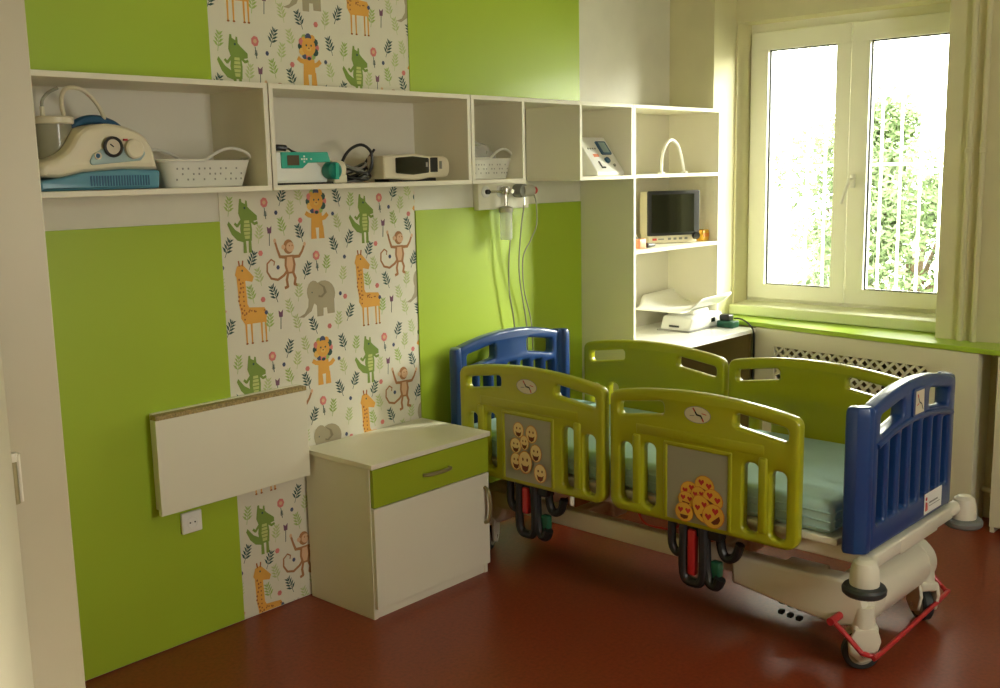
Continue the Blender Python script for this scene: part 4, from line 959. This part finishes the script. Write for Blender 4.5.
# --- patient monitor
Mm = frame((4.765, -0.205, 1.257), (math.cos(math.radians(-25)), math.sin(math.radians(-25)), 0), (0, 0, 1))
t = T('patient_monitor', 'patient monitor with large dark screen and cream base on the corner shelving', 'monitor', (4.765, -0.205, 1.257))
MB().rbox(-0.150, 0.150, 0.045, 0.272, -0.085, 0.0, 0.010, 'cream_plastic', Mm).rbox(-0.145, 0.150, 0.001, 0.052, -0.085, 0.006, 0.008, 'cream_plastic', Mm).build('housing', t)
MB().slab(fillet([(-0.158, 0.042), (0.158, 0.042), (0.158, 0.275), (-0.158, 0.275)], .008, 3), [], 0.014, 0.004, 'black', Mm @ Matrix.Translation((0, 0, 0.010))).build('bezel', t)
MB().grid(lambda u, v: (-0.137 + 0.26 * u, 0.058 + 0.198 * v, 0.0175 + 0.006 * math.sin(u * math.pi)), 16, 2, 'screen', Mm).build('screen', t)
for k in range(4): MB().rbox(-0.03 + k * 0.034, -0.012 + k * 0.034, 0.018, 0.030, 0.004, 0.009, 0.002, 'line_grey', Mm).build('button', t)
MB().box(-0.125, -0.10, 0.018, 0.030, 0.004, 0.008, 'red_mark', Mm).build('power_button', t)
MB().box(-0.09, -0.055, 0.021, 0.027, 0.004, 0.007, 'line_grey', Mm).build('label_strip', t)
MB().lathe([(0.021, 0), (0.019, 0.016), (0.001, 0.016)], 'black', 24, Mm @ Matrix.Translation((0.137, 0.036, 0.010))).build('rotary_knob', t)
t = T('sensor_lead', 'coiled grey sensor lead with salmon connector beside the patient monitor', 'cable', (4.40, -0.25, 1.257))
MB().tube(crv([(4.37, -0.20, 1.49), (4.38, -0.22, 1.44), (4.40, -0.22, 1.38), (4.39, -0.23, 1.32), (4.41, -0.26, 1.275), (4.45, -0.27, 1.266)], 6), 0.005, 'line_grey', 8).tube(crv([(4.37, -0.20, 1.49), (4.355, -0.21, 1.42), (4.37, -0.23, 1.33), (4.36, -0.24, 1.27)], 6), 0.004, 'line_grey', 8).build('cable', t)
MB().rbox(4.345, 4.405, -0.285, -0.255, 1.2575, 1.305, 0.006, 'salmon').build('connector', t, label='salmon pink connector')
MB().tube([(4.42, -0.278, 1.270), (4.475, -0.285, 1.270)], [0.013, 0.008], 'black', 12).build('plug', t, label='black plug')
tag(MB().rbox(4.958, 5.022, -0.275, -0.215, 1.2575, 1.318, 0.006, 'yellow').box(4.962, 5.018, -0.276, -0.2745, 1.28, 1.30, 'orange').build('yellow_box'), 'small yellow box at the right of the patient monitor', 'box')

# --- baby scale on the desk
t = T('baby_scale', 'white baby scale with curved weighing tray on the desk by the window', 'scale', (4.86, -0.26, 0.80))
def base_surf():
    P = fillet([(-0.165, 0.0), (0.17, 0.0), (0.17, 0.062), (0.15, 0.078), (-0.03, 0.082), (-0.135, 0.072)], [.004, .01, .02, .02, 0, .02], 4)
    return P
Mb = frame((4.865, -0.265, 0.802), (1, -0.02, 0), (0, 0, 1))
bs = MB().slab(base_surf(), [], 0.185, 0.012, 'white_paint', Mb).build('base', t)
MB().rbox(-0.18, 0.18, -0.002, 0.006, -0.10, 0.10, 0.002, 'line_grey', Mb).build('foot_plate', bs)
MB().box(-0.169, -0.164, 0.020, 0.030, -0.03, 0.03, 'black', Mb).build('cable_socket', bs)
MB().box(0.05, 0.085, 0.030, 0.052, 0.092, 0.095, 'screen', Mb).build('display', bs)
MB().rbox(4.80, 4.95, -0.32, -0.18, 0.868, 0.905, 0.006, 'white_paint').build('tray_mount', t)
def tray(u, v):
    x = 4.575 + 0.46 * u; y = -0.045 - 0.36 * v
    k = min(1, max(0, (u - 0.12) / 0.25)); k = k * k * (3 - 2 * k)
    e = abs(2 * v - 1) ** 3
    z = 0.912 + 0.062 * e * k + 0.030 * (1 - k) * (1 - u * 3) * 0.4 + 0.012 * u * e
    y2 = y + (0.03 if v > 0.5 else -0.03) * (1 - k) * e
    return (x, y2, z)
tr_ = MB().grid(tray, 24, 20, 'white_paint').build('weighing_tray', t, smooth=80)
so = tr_.modifiers.new('thick', 'SOLIDIFY'); so.thickness = 0.008
t = T('power_adapter', 'black and green power adapter with its cable hanging over the desk edge', 'adapter', (5.0, -0.42, 0.80))
MB().rbox(4.955, 5.01, -0.44, -0.38, 0.835, 0.870, 0.008, 'black').build('plug', t)
MB().rbox(4.945, 5.015, -0.47, -0.37, 0.8005, 0.838, 0.008, 'dark_green_plastic').build('housing', t, label='dark green housing')
MB().tube(crv([(4.99, -0.45, 0.85), (5.005, -0.49, 0.845), (4.99, -0.54, 0.825), (4.978, -0.574, 0.79), (4.972, -0.580, 0.70), (4.97, -0.58, 0.55), (4.97, -0.58, 0.30)], 7), 0.0045, 'black', 8).build('cable', t)

# ================================================================== GAS OUTLET PANEL
t = T('gas_outlet_panel', 'white wall panel with oxygen and vacuum outlets under the shelf above the bed', 'medical gas panel', (3.63, 0, 1.54))
MB().rbox(3.455, 3.800, -0.035, -0.0005, 1.480, 1.600, 0.004, 'board_white').build('plate', t)
for x in (3.50, 3.60, 3.71):
    MB().lathe([(0.026, 0), (0.026, 0.006), (0.020, 0.010), (0.001, 0.010)], 'white_paint', 24, frame((x, -0.0345, 1.560), (1, 0, 0), (0, 0, 1))).build('outlet', t)
MB().tube([(3.50, -0.044, 1.560), (3.50, -0.058, 1.560)], 0.011, 'black', 14).build('outlet_plug', t)
t = T('flow_meter', 'chrome oxygen flow meter with a clear humidifier bottle on the gas panel', 'flow meter', (3.60, -0.06, 1.56))
MB().tube([(3.505, -0.060, 1.560), (3.60, -0.065, 1.560)], 0.006, 'steel', 12).lathe([(0.012, -0.015), (0.021, -0.010), (0.023, 0.0), (0.021, 0.016), (0.012, 0.022)], 'steel', 20, Matrix.Translation((3.60, -0.068, 1.560))).tube([(3.60, -0.044, 1.56), (3.60, -0.11, 1.56)], 0.010, 'steel', 12).tube([(3.60, -0.068, 1.55), (3.60, -0.068, 1.49)], 0.008, 'steel', 12).build('valve', t)
MB().lathe([(0.030, 0.0), (0.032, 0.004), (0.032, 0.020), (0.016, 0.028), (0.008, 0.030)], 'wheel_grey', 24, Matrix.Translation((3.60, -0.068, 1.466))).build('bottle_cap', t)
MB().lathe([(0.024, 0.0), (0.028, 0.005), (0.029, 0.125)], 'clear_plastic', 24, Matrix.Translation((3.60, -0.068, 1.343)), cap=True).tube([(3.60, -0.068, 1.46), (3.60, -0.068, 1.36)], 0.003, 'clear_tube', 8).build('humidifier_bottle', t, label='clear humidifier bottle')
t = T('vacuum_regulator', 'grey regulator with red and orange knob at the right of the gas panel', 'regulator', (3.72, -0.06, 1.56))
MB().tube([(3.700, -0.044, 1.560), (3.700, -0.095, 1.560)], [0.030, 0.030], 'line_grey', 22).tube([(3.70, -0.075, 1.560), (3.765, -0.085, 1.560)], [0.030, 0.026], 'wheel_grey', 22).build('housing', t)
MB().tube([(3.765, -0.085, 1.560), (3.785, -0.087, 1.560)], 0.017, 'red_mark', 18).tube([(3.785, -0.087, 1.560), (3.793, -0.088, 1.560)], 0.011, 'orange', 18).build('knob', t, label='red and orange knob')
MB().tube([(3.715, -0.08, 1.535), (3.715, -0.08, 1.495)], 0.005, 'steel', 10).build('hose_nozzle', t)
for lab, P in (('thin clear hose hanging straight down from the regulator', [(3.715, -0.08, 1.498), (3.700, -0.07, 1.38), (3.705, -0.05, 1.20), (3.74, -0.04, 1.05), (3.765, -0.04, 0.92), (3.77, -0.04, 0.70)]),
               ('thin clear hose looping out to the right of the regulator before hanging down', [(3.77, -0.09, 1.545), (3.80, -0.08, 1.50), (3.812, -0.07, 1.40), (3.78, -0.06, 1.33), (3.735, -0.05, 1.25), (3.75, -0.04, 1.10), (3.80, -0.04, 0.93), (3.81, -0.04, 0.70)]),
               ('thin clear hose hanging below the humidifier bottle, nearest the bottle', [(3.628, -0.07, 1.47), (3.645, -0.06, 1.40), (3.635, -0.05, 1.25), (3.645, -0.04, 1.10), (3.675, -0.04, 0.95), (3.69, -0.04, 0.70)])):
    tag(MB().tube(crv(P, 7), 0.0035, 'clear_tube', 8).build('hose'), lab, 'hose', 'hoses hanging from the gas panel')
